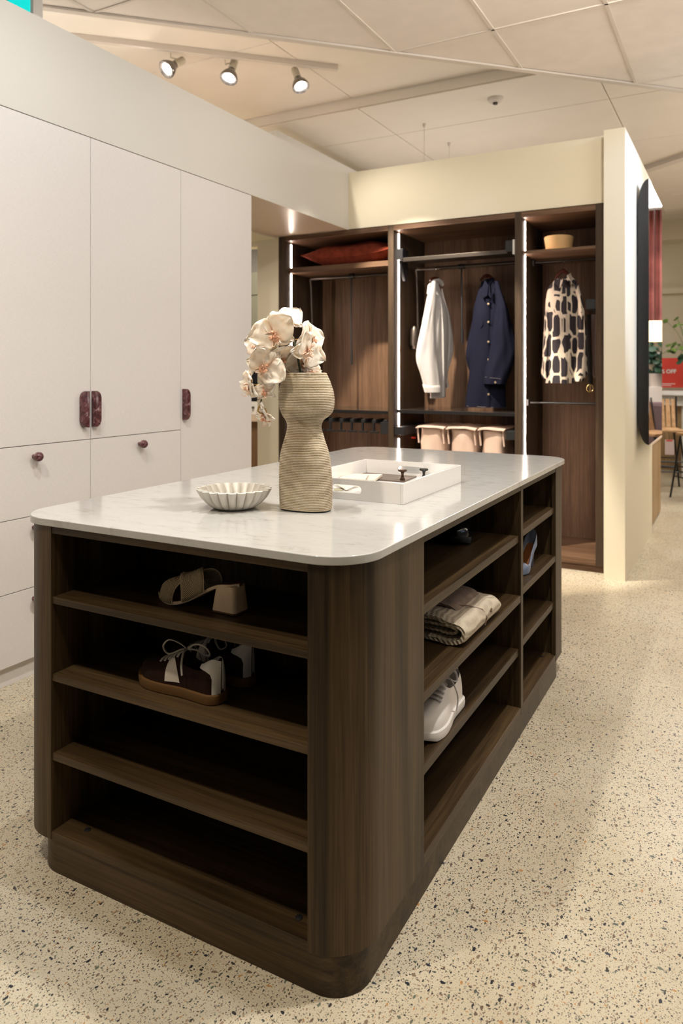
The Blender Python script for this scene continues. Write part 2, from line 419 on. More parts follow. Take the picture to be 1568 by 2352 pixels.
# edge fascia of the tiled ceiling
tb(-3.55, K-3.55, 4.4, K+4.4, .02, HC-.008).build('edge_trim', M['tbar'], ct)
MB().prism([(-3.55, K-3.55, HC), (4.4, K+4.4, HC), (4.4, K+4.43, HC), (-3.55, K-3.52, HC)], (0, 0, .15)).build('edge_fascia', M['tile'], ct)

# ================================================================== track light
PT0 = on(190, 90, 'z', 3.47); PT1 = on(775, 159, 'z', 3.47)
dT = (PT1-PT0).normalized(); PT0 = PT0-dT*.3
tk = thing('track_light', 'long cream ceiling track carrying the three spot heads', 'track light', tuple((PT0+PT1)/2))
nT = Vector((-dT.y, dT.x, 0))*.018
MB().prism([PT0-nT-Vector((0, 0, .012)), PT1-nT-Vector((0, 0, .012)), PT1+nT-Vector((0, 0, .012)), PT0+nT-Vector((0, 0, .012))], (0, 0, .04), bev=.003).build('track', M['tbar'], tk)
M['spot_body'] = plain('spot_body_cream', (.62, .55, .42), .45)
M['spot_glass'] = plain('spot_reflector', (.22, .20, .19), .18, metal=.9)
M['bulb'] = emit('lit_bulb', (1, .95, .86), 60)
heads = [((392, 122), (379, 161), (-.25, -.75, -.62), 'left'), ((517, 138), (524, 183), (.0, -.42, -.9), 'middle'), ((680, 157), (692, 202), (.42, -.15, -.88), 'right')]
for (ja, jb), (hx, hy), dr, nm in heads:
    top = on(ja, jb, 'z', 3.455); dep = (top-CAMP).dot(FV)
    hc = at(hx, hy, dep); dv = Vector(dr).normalized()
    lab = {'left': 'leftmost spot head of the ceiling track, turned towards the camera', 'middle': 'middle spot head of the ceiling track, pointing down', 'right': 'rightmost spot head of the ceiling track, tilted to the right'}[nm]
    sp = thing('spot_head', lab, 'spotlight', tuple(top), group='spot heads on the ceiling track')
    back = hc-dv*.15
    MB().tube([top, top+Vector((0, 0, -.03)), lerp(top, back, .75), back+dv*.02], .005, 8).build('stem', M['spot_body'], sp)
    q = dv.to_track_quat('Z', 'Y')
    def lat(prof, name, mat, smooth=40):
        mb = MB().lathe(prof, n=28); mb.v = [q @ v + back for v in mb.v]; return mb.build(name, mat, sp, smooth=smooth)
    lat([(.0, -.03), (.022, -.03), (.026, -.02), (.027, .05), (.022, .055)], 'socket', M['spot_body'])
    lat([(.022, .05), (.03, .07), (.05, .10), (.060, .125), (.062, .14), (.06, .146), (.056, .142), (.045, .118), (.02, .10), (.001, .098)], 'reflector', M['spot_glass'])
    for k in range(0):
        pass
    lat([(.001, .146), (.02, .145), (.030, .138), (.031, .125), (.02, .11), (.001, .1)], 'bulb', M['bulb'])
    l = lamp('SPOT', 'track_lamp', back+dv*.17, 55, NEUT, .04, back+dv*1.0, 110, .6)

# teal lit sign above the left wall
P0 = at(76, 31, 3.65)
sg = thing('hanging_sign', 'teal lit sign box hanging above the left wall', 'sign', (P0.x-.3, P0.y, P0.z))
MB().box(P0.x-.6, P0.x, P0.y, P0.y+.06, P0.z, 3.188, .004).build('housing', M['white'], sg)
MB().box(P0.x-.58, P0.x-.022, P0.y-.006, P0.y, P0.z+.012, 3.182).build('face', emit('teal_sign_face', (.0, .55, .52), 1.2), sg)
for dx in (-.5, -.1): MB().tube([(P0.x+dx, P0.y+.03, 3.185), (P0.x+dx, P0.y+.03, 3.203)], .006, 8).build('bracket', M['white'], sg)

# smoke detector and hanging wires
p = on(1137, 226, 'z', 3.408)
sd = thing('smoke_detector', 'small round smoke detector on the far ceiling', 'detector', tuple(p))
MB().lathe([(.0, 0), (.06, 0), (.06, -.012), (.045, -.03), (.0, -.034)], p, 24).build('base', M['tbar'], sd, smooth=True)
MB().lathe([(.0, -.034), (.02, -.034), (.018, -.045), (.0, -.046)], p, 16).build('sensor', M['alu'], sd, smooth=True)
for (px, py), lab in (((974, 284), 'longer thin suspension wire hanging behind the back wall'), ((1031, 328), 'shorter thin suspension wire right of the longer one')):
    t = on(px, py, 'z', 3.408)
    wz = thing('suspension_wire', lab, 'wire', tuple(t), group='thin wires hanging from the far ceiling')
    MB().tube([t, t-Vector((0, 0, .75))], .0028, 6).build('wire', M['tbar'], wz)
    MB().lathe([(.0, 0), (.014, 0), (.014, -.02), (.004, -.035), (.0, -.035)], t, 12).build('ceiling_cup', M['tbar'], wz, smooth=True)

# ================================================================== built-in units on the left
def knob(parent, y, z):
    c = (XL, y, z)
    MB().lathe([(0, 0), (.009, 0), (.009, .012)]+[(.0205*math.sin(a), .032-.0205*math.cos(a)) for a in [PI*k/14 for k in range(2, 14)]]+[(0, .0525)], c, 24, axis='x').build('knob', M['marble'], parent, smooth=60, label='round red marble knob')
def pull(parent, y0, y1, z0, z1, flat):
    # half-stadium stone pull: straight edge on the side of the gap
    r = (y1-y0)*.98; P = []
    n_ = 10
    if flat == 'right':
        P = [(y1, z0), (y1, z1)]
        for k in range(n_+1):
            a = PI/2+PI/2*k/n_; P.append((y1-.006+(r-.006)*math.cos(a), z1-r+r*math.sin(a)))
        for k in range(n_+1):
            a = PI+PI/2*k/n_; P.append((y1-.006+(r-.006)*math.cos(a), z0+r+r*math.sin(a)))
    else:
        P = [(y0, z1), (y0, z0)]
        for k in range(n_+1):
            a = -PI/2+PI/2*k/n_; P.append((y0+.006+(r-.006)*math.cos(a), z0+r+r*math.sin(a)))
        for k in range(n_+1):
            a = PI/2*k/n_; P.append((y0+.006+(r-.006)*math.cos(a), z1-r+r*math.sin(a)))
    MB().prism([(XL, y, z) for y, z in P], (.030, 0, 0), bev=.002).build('handle', M['marble'], parent, smooth=30, label='half-round red marble pull')
def unit(y0, y1, label, rows, name='wardrobe_cabinet', pullspec=None, doorz0=.989):
    t = thing(name, label, 'cabinet', (XL-.3, (y0+y1)/2, 0))
    g = .0016
    BX('body', M['door'], t, XL-.60, XL-.0215, y0+.001, y1-.001, .085, ZD-.001)
    BX('plinth', M['door'], t, XL-.55, XL-.028, y0+.001, y1-.001, 0, .083)
    d = BX('door', M['door'], t, XL-.02, XL, y0+g, y1-g, doorz0+g, ZD-.004, .001)
    if pullspec: pull(d, *pullspec)
    for z1, z0 in rows:
        dr = BX('drawer', M['door'], t, XL-.02, XL, y0+g, y1-g, z0+g, z1-g, .001)
        knob(dr, (y0+y1)/2, z1-.048)
    return t
rows = [(.989, .688), (.688, .386), (.386, .086)]
unit(1.192, 1.812, 'pale linen cabinet left of the two with the paired pulls, mostly out of frame', rows, pullspec=(1.842-.03, 1.842, 1.046, 1.212, 'right') if False else None)
unit(1.812, 2.436, 'pale linen cabinet at the left edge with marble pull on its right side', rows, pullspec=(2.369, 2.405, 1.046, 1.212, 'right'))
unit(2.436, 3.058, 'pale linen cabinet with one tall door over drawers, middle of the wall', rows, pullspec=(2.440, 2.476, 1.046, 1.212, 'left'))
unit(3.058, 3.707, 'narrow pale linen cabinet with full-height door beside the passage', [], pullspec=(3.068, 3.106, 1.042, 1.208, 'left'), doorz0=.086)

# ================================================================== kitchen beyond the passage
M['sage'] = plain('grey_green_lacquer', (.17, .165, .125), .5)
M['greywall'] = plain('blue_grey_paint', (.40, .38, .35), .7)
M['brownwood'] = wood('mid_brown_wood', 'z', (.16, .085, .04), (.26, .15, .08), .5)
M['screen'] = plain('dark_glass', (.012, .012, .014), .12)
kt = thing('tall_kitchen_cabinet', 'grey-green tall cabinet seen through the passage opening', 'cabinet', (-4.9, 7.0, 0))
BX('body', M['sage'], kt, -5.6, -4.2, 6.82, 7.3, 1.33, 2.42)
BX('door', M['sage'], kt, -5.6, -4.2, 6.80, 6.82, 2.165, 2.42)
BX('door', M['sage'], kt, -5.6, -4.2, 6.80, 6.82, 1.33, 2.155)
BX('oven_front', M['screen'], kt, -5.6, -4.2, 6.80, 6.9, .97, 1.33)
BX('drawer', M['white'], kt, -5.6, -4.2, 6.80, 6.9, .82, .965)
MB().tube([on(579, 936, 'y', 6.79), on(583, 936, 'y', 6.79)], .012, 10).build('handle', M['alu'], kt, smooth=True)
BX('worktop', M['soffit'], kt, -5.6, -4.2, 6.76, 6.9, .745, .815)
BX('base_panel', M['brownwood'], kt, -5.6, -4.2, 6.80, 6.9, 0, .74)
struct(MB().box(-7, -3.55, 7.3, 7.4, 0, 3.3).build('wall_back', M['greywall']))
struct(MB().box(-3.48, -3.38, YB+.122, 7.3, 0, 3.3).build('wall_left', M['wall']))

# ================================================================== open wardrobe at the back
WX0, WX1 = -3.271, -.779; YF = YB-.012; YI = 5.565; WT = 2.382
wa = thing('open_wardrobe', 'large dark oak open wardrobe with lit strips in the back wall', 'wardrobe', (-2.02, 5.27, 0))
def vpan(x0, x1, name):
    o = BX(name, M['ward_face'], wa, x0, x1, YF, YI, .045, WT); return o
vpan(-3.271, -3.213, 'side_panel'); vpan(-2.306, -2.261, 'divider'); vpan(-1.358, -1.313, 'divider'); vpan(-.832, -.779, 'side_panel')
BX('back_panel', M['ward_z'], wa, WX0, WX1, YI, YI+.018, .045, WT)
BX('plinth', M['ward_x'], wa, WX0, WX1, YF+.02, YF+.06, 0, .045)
bays = [(-3.213, -2.306), (-2.261, -1.358), (-1.313, -.832)]
for x0, x1 in bays:
    BX('top_panel', M['ward_x'], wa, x0, x1, YF, YI, 2.345, WT)
    BX('bottom_panel', M['ward_x'], wa, x0, x1, YF+.003, YI, .047, .088)
# solid shelves
BX('shelf', M['ward_x'], wa, bays[0][0], bays[0][1], YF+.055, YI, 2.095, 2.135)
BX('shelf', M['ward_x'], wa, bays[2][0], bays[2][1], YF+.02, YI, 2.100, 2.120)
# glass shelves with dark front rail
M['smoke'] = None
m, nt, b = new_mat('smoked_glass'); b.inputs['Base Color'].default_value = (.25, .2, .16, 1); b.inputs['Transmission Weight'].default_value = .85
b.inputs['Roughness'].default_value = .03; M['smoke'] = m
for (x0, x1), z in ((bays[0], 1.0), (bays[1], 1.012)):
    gs = BX('glass_shelf', M['smoke'], wa, x0+.004, x1-.004, YF+.06, YI-.01, z-.002, z+.005, .0006)
    BX('front_rail', M['black'], gs, x0+.003, x1-.003, YF+.045, YF+.062, z-.018, z+.006)
# LED strips, broken where shelves cross
def led(x, segs):
    s = MB()
    for z0, z1 in segs: s.box(x, x+.003, 5.045, 5.058, z0, z1)
    s.build('led_strip', M['led'], wa, label='glowing vertical light strip')
led(-3.213, [(.1, .99), (1.01, 2.09), (2.14, 2.33)])
led(-2.261, [(.1, .80), (.90, 1.0), (1.02, 2.335)])
led(-1.313, [(.1, 2.098), (2.125, 2.335)])
# lift rails for hanging
def lift(x0, x1, zr, rodx, rodz, back=0):
    r = MB().tube([(x0+.06, 5.27, zr), (x1-.05, 5.27, zr)], .0135, 12).build('lift_rail', M['alu'], wa, smooth=True)
    MB().tube([(rodx, 5.262, zr-.01), (rodx+.004, 5.25, zr-.06), (rodx+.012, 5.24, rodz+.12)], .006, 8).tube([(rodx+.012, 5.24, rodz+.12), (rodx+.014, 5.24, rodz)], .009, 8).build('pull_rod', M['blackplastic'], r, smooth=True)
    MB().lathe([(0, -.022), (.02, -.022), (.02, .022), (0, .022)], (rodx, 5.27, zr), 16, axis='x').build('rod_joint', M['blackplastic'], r, smooth=True)
    for sx, xx in ((1, x0+.05), (-1, x1-.045)):
        dy = back if sx < 0 else 0
        MB().tube([(xx, 5.27, zr), (xx, 5.285+dy, zr-.06), (xx, 5.31+dy, 1.55)], .009, 8).build('lift_arm', M['alu'], r, smooth=True)
        MB().box(xx-.022*1, xx+.022, 5.22+dy, 5.42+dy*.9, 1.47, 1.62, .01).lathe([(0, -.03), (.03, -.03), (.034, 0), (.03, .09), (.012, .12), (0, .12)], (xx, 5.235+dy, 1.53), 16).build('lift_motor', M['alu'], r, smooth=True)
    return r
lift(bays[0][0], bays[0][1], 2.072, -2.771, 1.356)
lift(bays[1][0], bays[1][1], 2.088, -1.843, 1.509, .13)
# the aluminium slide shelf at the top of the middle bay
sh = BX('upper_rack', M['alu'], wa, -2.20, -1.40, 5.0, 5.22, 2.122, 2.134, .002)
BX('rack_front', M['alu'], sh, -2.20, -1.42, 4.99, 5.0, 2.112, 2.140)
BX('rack_bracket', M['blackplastic'], sh, -2.254, -2.20, 4.985, 5.10, 2.13, 2.21)
BX('rack_bracket', M['blackplastic'], sh, -1.43, -1.385, 4.985, 5.10, 2.125, 2.20)
BX('bracket_plate', M['whitemat'], sh, -1.380, -1.360, 4.985, 5.13, 2.105, 2.205)
MB().prism([(-2.235, 4.99, 2.12), (-2.235, 5.12, 2.12), (-2.235, 5.12, 1.98), (-2.235, 5.07, 1.98)], (.02, 0, 0)).build('rack_bracket', M['blackplastic'], sh)
# oval rails of the right bay
def oval(z, y):
    r = MB().tube([(-1.285, y, z), (-.84, y, z)], .015, 12, flat=.5, up=(0, 0, 1)).build('hanging_rail', M['black'], wa, smooth=True)
    for x in (-1.30, -.838): BX('rail_socket', M['black'], r, x-.012, x+.004, y-.018, y+.018, z-.022, z+.022, .003)
oval(2.072, 5.25); oval(1.088, 5.10)
# shoe / trouser rack in the left bay
rk = BX('trouser_rack', M['blackplastic'], wa, bays[0][0]+.02, bays[0][1]-.02, 5.12, 5.15, .900, .925)
for k in range(9):
    x = -3.10+k*.094
    BX('rack_hook', M['blackplastic'], rk, x-.016, x+.016, 5.0, 5.16, .912, .940, .004)
    BX('rack_arm', M['blackplastic'], rk, x-.005, x+.005, 4.99, 5.012, .845, .912)
    BX('rack_arm', M['blackplastic'], rk, x-.03, x+.045, 4.985, 5.0, .838, .852)
BX('rack_housing', M['blackplastic'], rk, -2.375, -2.308, 4.975, 5.5, .835, .925)
# slide frame of the laundry baskets
fr = BX('basket_frame', M['blackplastic'], wa, -2.25, -1.37, 5.47, 5.50, .84, .87)
BX('frame_runner', M['blackplastic'], fr, -2.257, -2.18, 4.968, 5.5, .835, .895)
BX('frame_runner', M['blackplastic'], fr, -1.42, -1.36, 4.968, 5.5, .835, .895)
BX('belt_rack', M['blackplastic'], wa, -.90, -.834, 5.0, 5.5, 1.71, 1.775)

# ================================================================== island
IX1, IY0, IY1, RB = -.6865, 1.320, 3.352, .112
IX0 = -1.714; ZBOT, ZTOP = .086, .899; H = .919
OX0, OX1 = -1.577, -.799
isl = thing('wardrobe_island', 'dark oak island with open shelves on its front and right side', 'island', (-1.18, 2.34, 0))
def corner(cx, cy, a0, pre, post, r=RB, t=.018, z0=ZBOT, z1=ZTOP, name='corner_post', mat='oak_z'):
    # curved corner panel with straight lead-in and lead-out
    out, inn = [], []
    ns = 14
    d0 = Vector((math.cos(a0-PI/2), math.sin(a0-PI/2), 0)) ; d1 = Vector((math.cos(a0+PI), math.sin(a0+PI), 0))
    for k in range(ns+1):
        a = a0+PI/2*k/ns; u = Vector((math.cos(a), math.sin(a), 0)); c_ = Vector((cx, cy, 0))
        out.append(c_+u*r); inn.append(c_+u*(r-t))
    e0 = Vector((-math.sin(a0), math.cos(a0), 0)); e1 = Vector((-math.sin(a0+PI/2), math.cos(a0+PI/2), 0))
    out = [out[0]-e0*pre]+out+[out[-1]+e1*post]; inn = [inn[0]-e0*pre]+inn+[inn[-1]+e1*post]
    poly = [p+Vector((0, 0, z0)) for p in out+inn[::-1]]
    return MB().prism(poly, (0, 0, z1-z0)).build(name, M[mat], isl, smooth=35)
# front-right: angle from -90deg to 0
corner(IX1-RB, IY0+RB, -PI/2, (IX1-RB)-OX1 if (IX1-RB) > OX1 else 0, 1.672-(IY0+RB))
corner(IX0+RB, IY0+RB, PI, 1.0, max(0, OX0-(IX0+RB)))           # front-left with the left side panel
corner(IX1-RB, IY1-RB, 0, .1, .35)
corner(IX0+RB, IY1-RB, PI/2, .35, .9)
# carcass
BX('front_stile', M['oak_z'], isl, OX1-.0005, OX1+.017, IY0+.0005, IY0+.34, ZBOT, ZTOP-.001)
BX('front_stile', M['oak_z'], isl, OX0-.017, OX0+.0005, IY0+.0005, IY0+.34, ZBOT, ZTOP-.001)
BX('top_panel', M['oak_x'], isl, OX0, OX1, IY0+.002, IY0+.35, ZTOP-.019, ZTOP)
BX('bottom_panel', M['oak_x'], isl, OX0, OX1, IY0+.002, IY0+.35, ZBOT, .105)
BX('back_panel', M['oak_z'], isl, OX0-.017, OX1+.017, 1.655, 1.667, ZBOT, ZTOP)
for z in (.715, .514, .308):
    BX('shelf', M['oak_x'], isl, OX0+.001, OX1-.001, IY0+.004, 1.654, z-.018, z)
for x in (-.852, -1.50):
    MB().lathe([(0, 0), (.0085, 0), (.0085, .0015), (.007, .0022), (0, .0022)], (x, IY0+.052, .105), 16).build('cover_cap', M['blackplastic'], isl, smooth=True, label='small black screw cap')
# side bays
b1, b2, SD = (1.688, 2.590), (2.620, 3.155), .46
BX('side_stile', M['oak_z'], isl, IX1-SD, IX1-.0005, 1.6725, 1.688, ZBOT, ZTOP-.001)
BX('divider', M['oak_z'], isl, IX1-SD, IX1-.0008, b1[1], b2[0], ZBOT, ZTOP-.001)
BX('side_stile', M['oak_z'], isl, IX1-SD, IX1-.0005, b2[1], b2[1]+.018, ZBOT, ZTOP-.001)
BX('back_panel', M['oak_z'], isl, IX1-SD-.012, IX1-SD, 1.668, 3.175, ZBOT, ZTOP)
for (y0, y1), zs in ((b1, (.7195, .509, .3195)), (b2, (.729, .528, .333))):
    BX('top_panel', M['oak_y'], isl, IX1-SD, IX1-.001, y0, y1, ZTOP-.019, ZTOP)
    BX('bottom_panel', M['oak_y'], isl, IX1-SD, IX1-.001, y0, y1, ZBOT, .112)
    for k, z in enumerate(zs):
        BX('shelf', M['oak_y'], isl, IX1-SD+.001, IX1-(.0015 if k == 1 else .009), y0+.001, y1-.001, z-.0235, z, .001)
for y in (3.10,):
    MB().lathe([(0, 0), (.0085, 0), (.0085, .0015), (0, .0022)], (IX1-.05, y, .112), 16).build('cover_cap', M['blackplastic'], isl, smooth=True, label='small black screw cap')
# plinth
pl = [Vector(p) for p in rrect(-1.65, IX1-.010, IY0+.006, 3.27, .085)]
MB().prism([p for p in pl], (0, 0, ZBOT-.0005)).build('plinth', M['oak_x'], isl, smooth=35)

ctp = MB().prism([Vector(p)+Vector((0, 0, ZTOP+.0006)) for p in rrect(-1.724, -.678, 1.3127, 3.378, .118, n=14)], (0, 0, .0194), bev=.0025).build('countertop', M['quartz'], org=(-1.18, 2.34, ZTOP+.0006), smooth=50, wn=True)
tag(ctp, 'white quartz countertop with rounded corners lying on the island', 'countertop')
HC2 = ZTOP+.02

# ================================================================== right side: wall panel, shop
mr, nt, b = new_mat('mirror_glass'); b.inputs['Base Color'].default_value = (.68, .60, .65, 1); b.inputs['Metallic'].default_value = 1; b.inputs['Roughness'].default_value = .02
mt = thing('wall_mirror', 'tall mirror with thick black rounded back on the side wall', 'mirror', (-.60, 5.88, .8))
prof = [(-.562, .80), (-.562, 2.62)]
for k in range(13):
    a = PI/2*k/12; prof.append((-.562-.070*math.sin(a)*1.0, 2.62-.20*(1-math.cos(a))))
for k in range(13):
    a = PI/2*(1-k/12); prof.append((-.562-.070*math.sin(a), .80+.20*(1-math.cos(a))))
MB().prism([(x, 5.42, z) for x, z in prof], (0, .93, 0)).build('housing', plain('glossy_black', (.008, .008, .008), .25), mt, smooth=25)
MB().box(-.562, -.5600, 5.421, 6.349, .801, 2.619).build('mirror_glass', mr, mt)

M['oak_light'] = wood('light_oak', 'z', (.36, .23, .11), (.50, .34, .18), .5, 30)
wc = thing('wooden_sideboard', 'light oak sideboard standing past the end of the side wall', 'sideboard', (-1.1, 7.0, 0))
BX('body', M['oak_light'], wc, -1.6, -.665, 6.56, 7.42, 0.02, .69); BX('top', plain('pink_beige_top', (.74, .58, .44), .4), wc, -1.6, -.655, 6.55, 7.43, .69, .71); BX('plinth', M['oak_light'], wc, -1.58, -.69, 6.6, 7.4, 0, .02)

# red sale sign on the far display
def text(s, size, loc, mat, parent, rot=(PI/2, 0, 0), name='lettering', ext=.001, bold=.0):
    cu = bpy.data.curves.new(name, 'FONT'); cu.body = s; cu.size = size; cu.extrude = ext; cu.offset = bold
    o = bpy.data.objects.new(name, cu); COL.objects.link(o)
    dg = bpy.context.evaluated_depsgraph_get(); me = bpy.data.meshes.new_from_object(o.evaluated_get(dg))
    bpy.data.objects.remove(o); me.materials.append(mat); me.name = name
    ob = bpy.data.objects.new(name, me); COL.objects.link(ob); ob.parent = parent
    ob.location = Vector(loc)-W[parent]; ob.rotation_euler = rot; W[ob] = Vector(loc); return ob
SGY = 10.8
red = plain('red_sign_board', (.70, .055, .035), .5)
sr = thing('sale_sign', 'red sale sign with white lettering on the far display counter', 'sign', (-.9, SGY, 1.055))
p0 = on(1515, 890, 'y', SGY); p1 = on(1568, 822, 'y', SGY)
BX('board', red, sr, p0.x-.35, p1.x+.35, SGY, SGY+.02, p0.z, p1.z, .002)
q = on(1500, 859, 'y', SGY-.002)
text('25% OFF', .070, (on(1557, 859, 'y', SGY).x-.285, SGY-.002, on(1540, 857, 'y', SGY).z), M['whitemat'], sr, bold=.003)
for k in range(2):
    MB().box(p0.x-.02-.0, p0.x+.19-.05*k, SGY-.002, SGY, 1.135-.022*k, 1.143-.022*k).build('small_print_line', M['whitemat'], sr)
dt = thing('display_counter', 'white display counter below the red sale sign', 'counter', (-.6, 10.9, 0))
BX('top', M['whitemat'], dt, -1.8, 1.2, 10.5, 11.2, .995, 1.05); BX('front', M['whitemat'], dt, -1.8, 1.2, 10.6, 11.1, .86, .995)
BX('body', M['oak_light'], dt, -1.8, 1.2, 10.7, 11.1, 0, .86)
tb2 = thing('white_table', 'white table top behind the slatted bar stool', 'table', (-.3, 10.15, 0))
BX('table_top', M['white'], tb2, -.72, .6, 9.95, 10.4, .88, .91); 
for x in (-.66, .5):
    for y in (10.0, 10.3): BX('leg', M['whitemat'], tb2, x, x+.05, y, y+.05, 0, .88)

# bar stools
M['stoolwood'] = wood('stool_wood', 'y', (.42, .24, .11), (.62, .40, .22), .45, 40)
def stool(x, y, rz, label):
    t = thing('bar_stool', label, 'stool', (x, y, 0), rz, group='bar stools in the shop')
    f = lambda mb, n, m, s=False: mb.build(n, m, t, local=True, smooth=s)
    f(MB().box(-.21, .21, -.2, .2, .645, .675, .01), 'seat', M['stoolwood'])
    for sx in (-1, 1):
        f(MB().tube([(sx*.17, -.17, .645), (sx*.24, -.24, 0)], .010, 8), 'leg', M['black'], True)
        f(MB().tube([(sx*.17, .17, .645), (sx*.24, .24, 0)], .010, 8), 'leg', M['black'], True)
        f(MB().tube([(sx*.20, .18, .60), (sx*.21, .26, 1.02)], .009, 8), 'back_post', M['black'], True)
    for z in (.22, .28, .33):
        f(MB().tube([(-.2-.02*(z < .25), -.2, z), (.2, -.2, z)], .007, 6).tube([(-.2, .2, z), (.2, .2, z)], .007, 6), 'footrest', M['black'], True)
    for k in range(7):
        x_ = -.18+k*.06
        f(MB().prism([(x_-.022, .19, .68), (x_+.022, .19, .68), (x_+.022, .27, .99), (x_-.022, .27, .99)], (0, .01, 0)), 'back_slat', M['stoolwood'])
    return t
s1 = stool(-.80, 8.85, .25, 'wooden-seat bar stool with black legs and a hanging price tag, nearest')
s2 = stool(-.32, 8.3, -.9, 'second bar stool with black legs, cut by the right edge of the picture')
tg = thing('price_tag', 'pink and white price tag hanging below the nearest bar stool seat', 'tag', (-.8, 8.6, .5))
tg.location = on(1537, 1025, 'y', 8.58); W[tg] = tg.location.copy()
def tbx(x0, x1, z0, z1, y, mat, name): MB().box(x0, x1, y, y+.003, z0, z1).build(name, mat, tg, local=True)
tbx(-.045, .045, -.09, .07, 0, plain('tag_paper', (.62, .50, .48), .6), 'card'); tbx(-.03, .03, .055, .068, -.003, red, 'header')
MB().tube([(0, 0, .07), (-.01, .02, .15)], .002, 6).build('string', M['black'], tg, local=True)

# trailing plant over the sign
M['leaf'] = plain('leaf_green', (.10, .17, .03), .5, var=.4, scale=20)
M['leafdark'] = plain('leaf_dark_green', (.03, .085, .05), .5, var=.4, scale=20)
M['pot'] = plain('stone_pot', (.55, .5, .45), .7)
def leafy(name, label, cx, cy, cz, n, R, hs, mat, pot=True, seed=1, droop=0, leaf=.07):
    rnd = random.Random(seed); t = thing(name, label, 'plant', (cx, cy, cz))
    if pot: MB().lathe([(0, 0), (.09, 0), (.12, .16), (.11, .16), (.09, .15), (0, .15)], (cx, cy, cz), 20).build('pot', M['pot'], t, smooth=35)
    base = Vector((cx, cy, cz+.14)); tips = []; st = MB()
    for i in range(n):
        a = rnd.uniform(0, 2*PI); r = R*math.sqrt(rnd.random()); tip = base+Vector((r*math.cos(a), r*math.sin(a)*.6, rnd.uniform(*hs)))
        mid = lerp(base, tip, .5)+Vector((0, 0, .06+droop)); st.tube([base, mid, tip], .003, 5); tips.append((mid, tip))
    st.build('stems', mat, t)
    for mid, tip in tips:
        for q, s in ((tip, 1), (lerp(mid, tip, .5), .8)):
            d = Vector((rnd.uniform(-1, 1), rnd.uniform(-1, 1), rnd.uniform(-.5, .6))).normalized(); u = d.orthogonal().normalized(); v = d.cross(u)
            l = leaf*s*rnd.uniform(.7, 1.2)
            P = [q, q+d*l*.3+u*l*.42, q+d*l*.7+u*l*.38, q+d*l+v*.1*l, q+d*l*.7-u*l*.38, q+d*l*.3-u*l*.42]
            c_ = q+d*l*.5+v*l*.15
            MB().add(P+[c_], [(0, 1, 6), (1, 2, 6), (2, 3, 6), (3, 4, 6), (4, 5, 6), (5, 0, 6)]).build('leaf', mat, t, smooth=True)
    return t
leafy('trailing_plant', 'green round-leaved plant in front of the far wall above the sale sign', -.62, 10.35, 1.42, 26, .36, (-.1, .45), M['leaf'], pot=False, seed=4, leaf=.085)
ps = thing('plant_shelf', 'slim shelf holding the round-leaved plant over the sale sign', 'shelf', (-.5, 10.6, 1.50)); BX('shelf_board', M['whitemat'], ps, -.60, .1, 10.25, 10.45, 1.53, 1.55); BX('bracket', M['black'], ps, -.3, -.28, 10.45, 11.6, 1.505, 1.53)

# things seen only in the mirror
M['curtain'] = plain('rose_curtain', (.42, .16, .14), .8, var=.35, scale=3)
cu = [[(-.45+u*.012, 10.25+.035*math.sin(u*.9)+.012*math.sin(u*2.3), z) for z in (1.95, 2.3, 2.7, 3.1, 3.378)] for u in range(90)]
tag(MB().grid(cu).build('rose_curtain', M['curtain'], org=(0, 10.25, 1.95), smooth=True), 'rose-red pleated curtain reflected in the wall mirror', 'curtain')
cl = thing('curtain_track', 'ceiling track of the rose curtain reflected in the mirror', 'curtain rail', (0, 10.25, 3.39)); BX('rail', M['white'], cl, -.5, .65, 10.22, 10.28, 3.38, 3.41)
pn = thing('pendant_lamp', 'lit cream drum pendant lamp reflected in the wall mirror', 'lamp', (-.25, 9.0, 1.64))
MB().lathe([(.13, 1.645), (.145, 1.76), (.13, 1.87), (.125, 1.87), (.14, 1.76), (.125, 1.645)], (-.25, 9, 0), 32).build('shade', emit('lit_shade', (1, .80, .5), 2.2), pn, smooth=True)
MB().lathe([(0, 1.72), (.05, 1.72), (.06, 1.76), (.04, 1.81), (0, 1.82)], (-.25, 9, 0), 20).build('bulb', emit('pendant_bulb', (1, .85, .6), 12), pn, smooth=True)
MB().tube([(-.25, 9, 1.8), (-.25, 9, 3.41)], .004, 6).build('cord', M['black'], pn)
leafy('bushy_plant', 'dark green bushy plant in white pots reflected in the mirror', -.22, 9.7, 1.12, 60, .42, (.0, .42), M['leafdark'], pot=True, seed=9, leaf=.1)
pd = thing('white_pedestal', 'white pedestal carrying the bushy plant, reflected in the mirror', 'pedestal', (-.22, 9.7, 0)); BX('column', M['whitemat'], pd, -.40, -.04, 9.55, 9.9, 0, 1.12)
ac = thing('armchair', 'mauve upholstered armchair reflected low in the mirror', 'armchair', (-.2, 9.1, 0))
mv = plain('mauve_fabric', (.16, .11, .12), .9, var=.15, scale=60)
BX('seat', mv, ac, -.45, .25, 8.95, 9.45, .42, .58, .04); BX('backrest', mv, ac, -.45, .25, 8.88, 9.0, .42, .96, .04)
for x in (-.45, .17): BX('armrest', mv, ac, x, x+.08, 8.9, 9.45, .42, .68, .03)
for x in (-.40, .18):
    for y in (8.94, 9.36): BX('leg', M['brownwood'], ac, x, x+.04, y, y+.04, 0, .42)

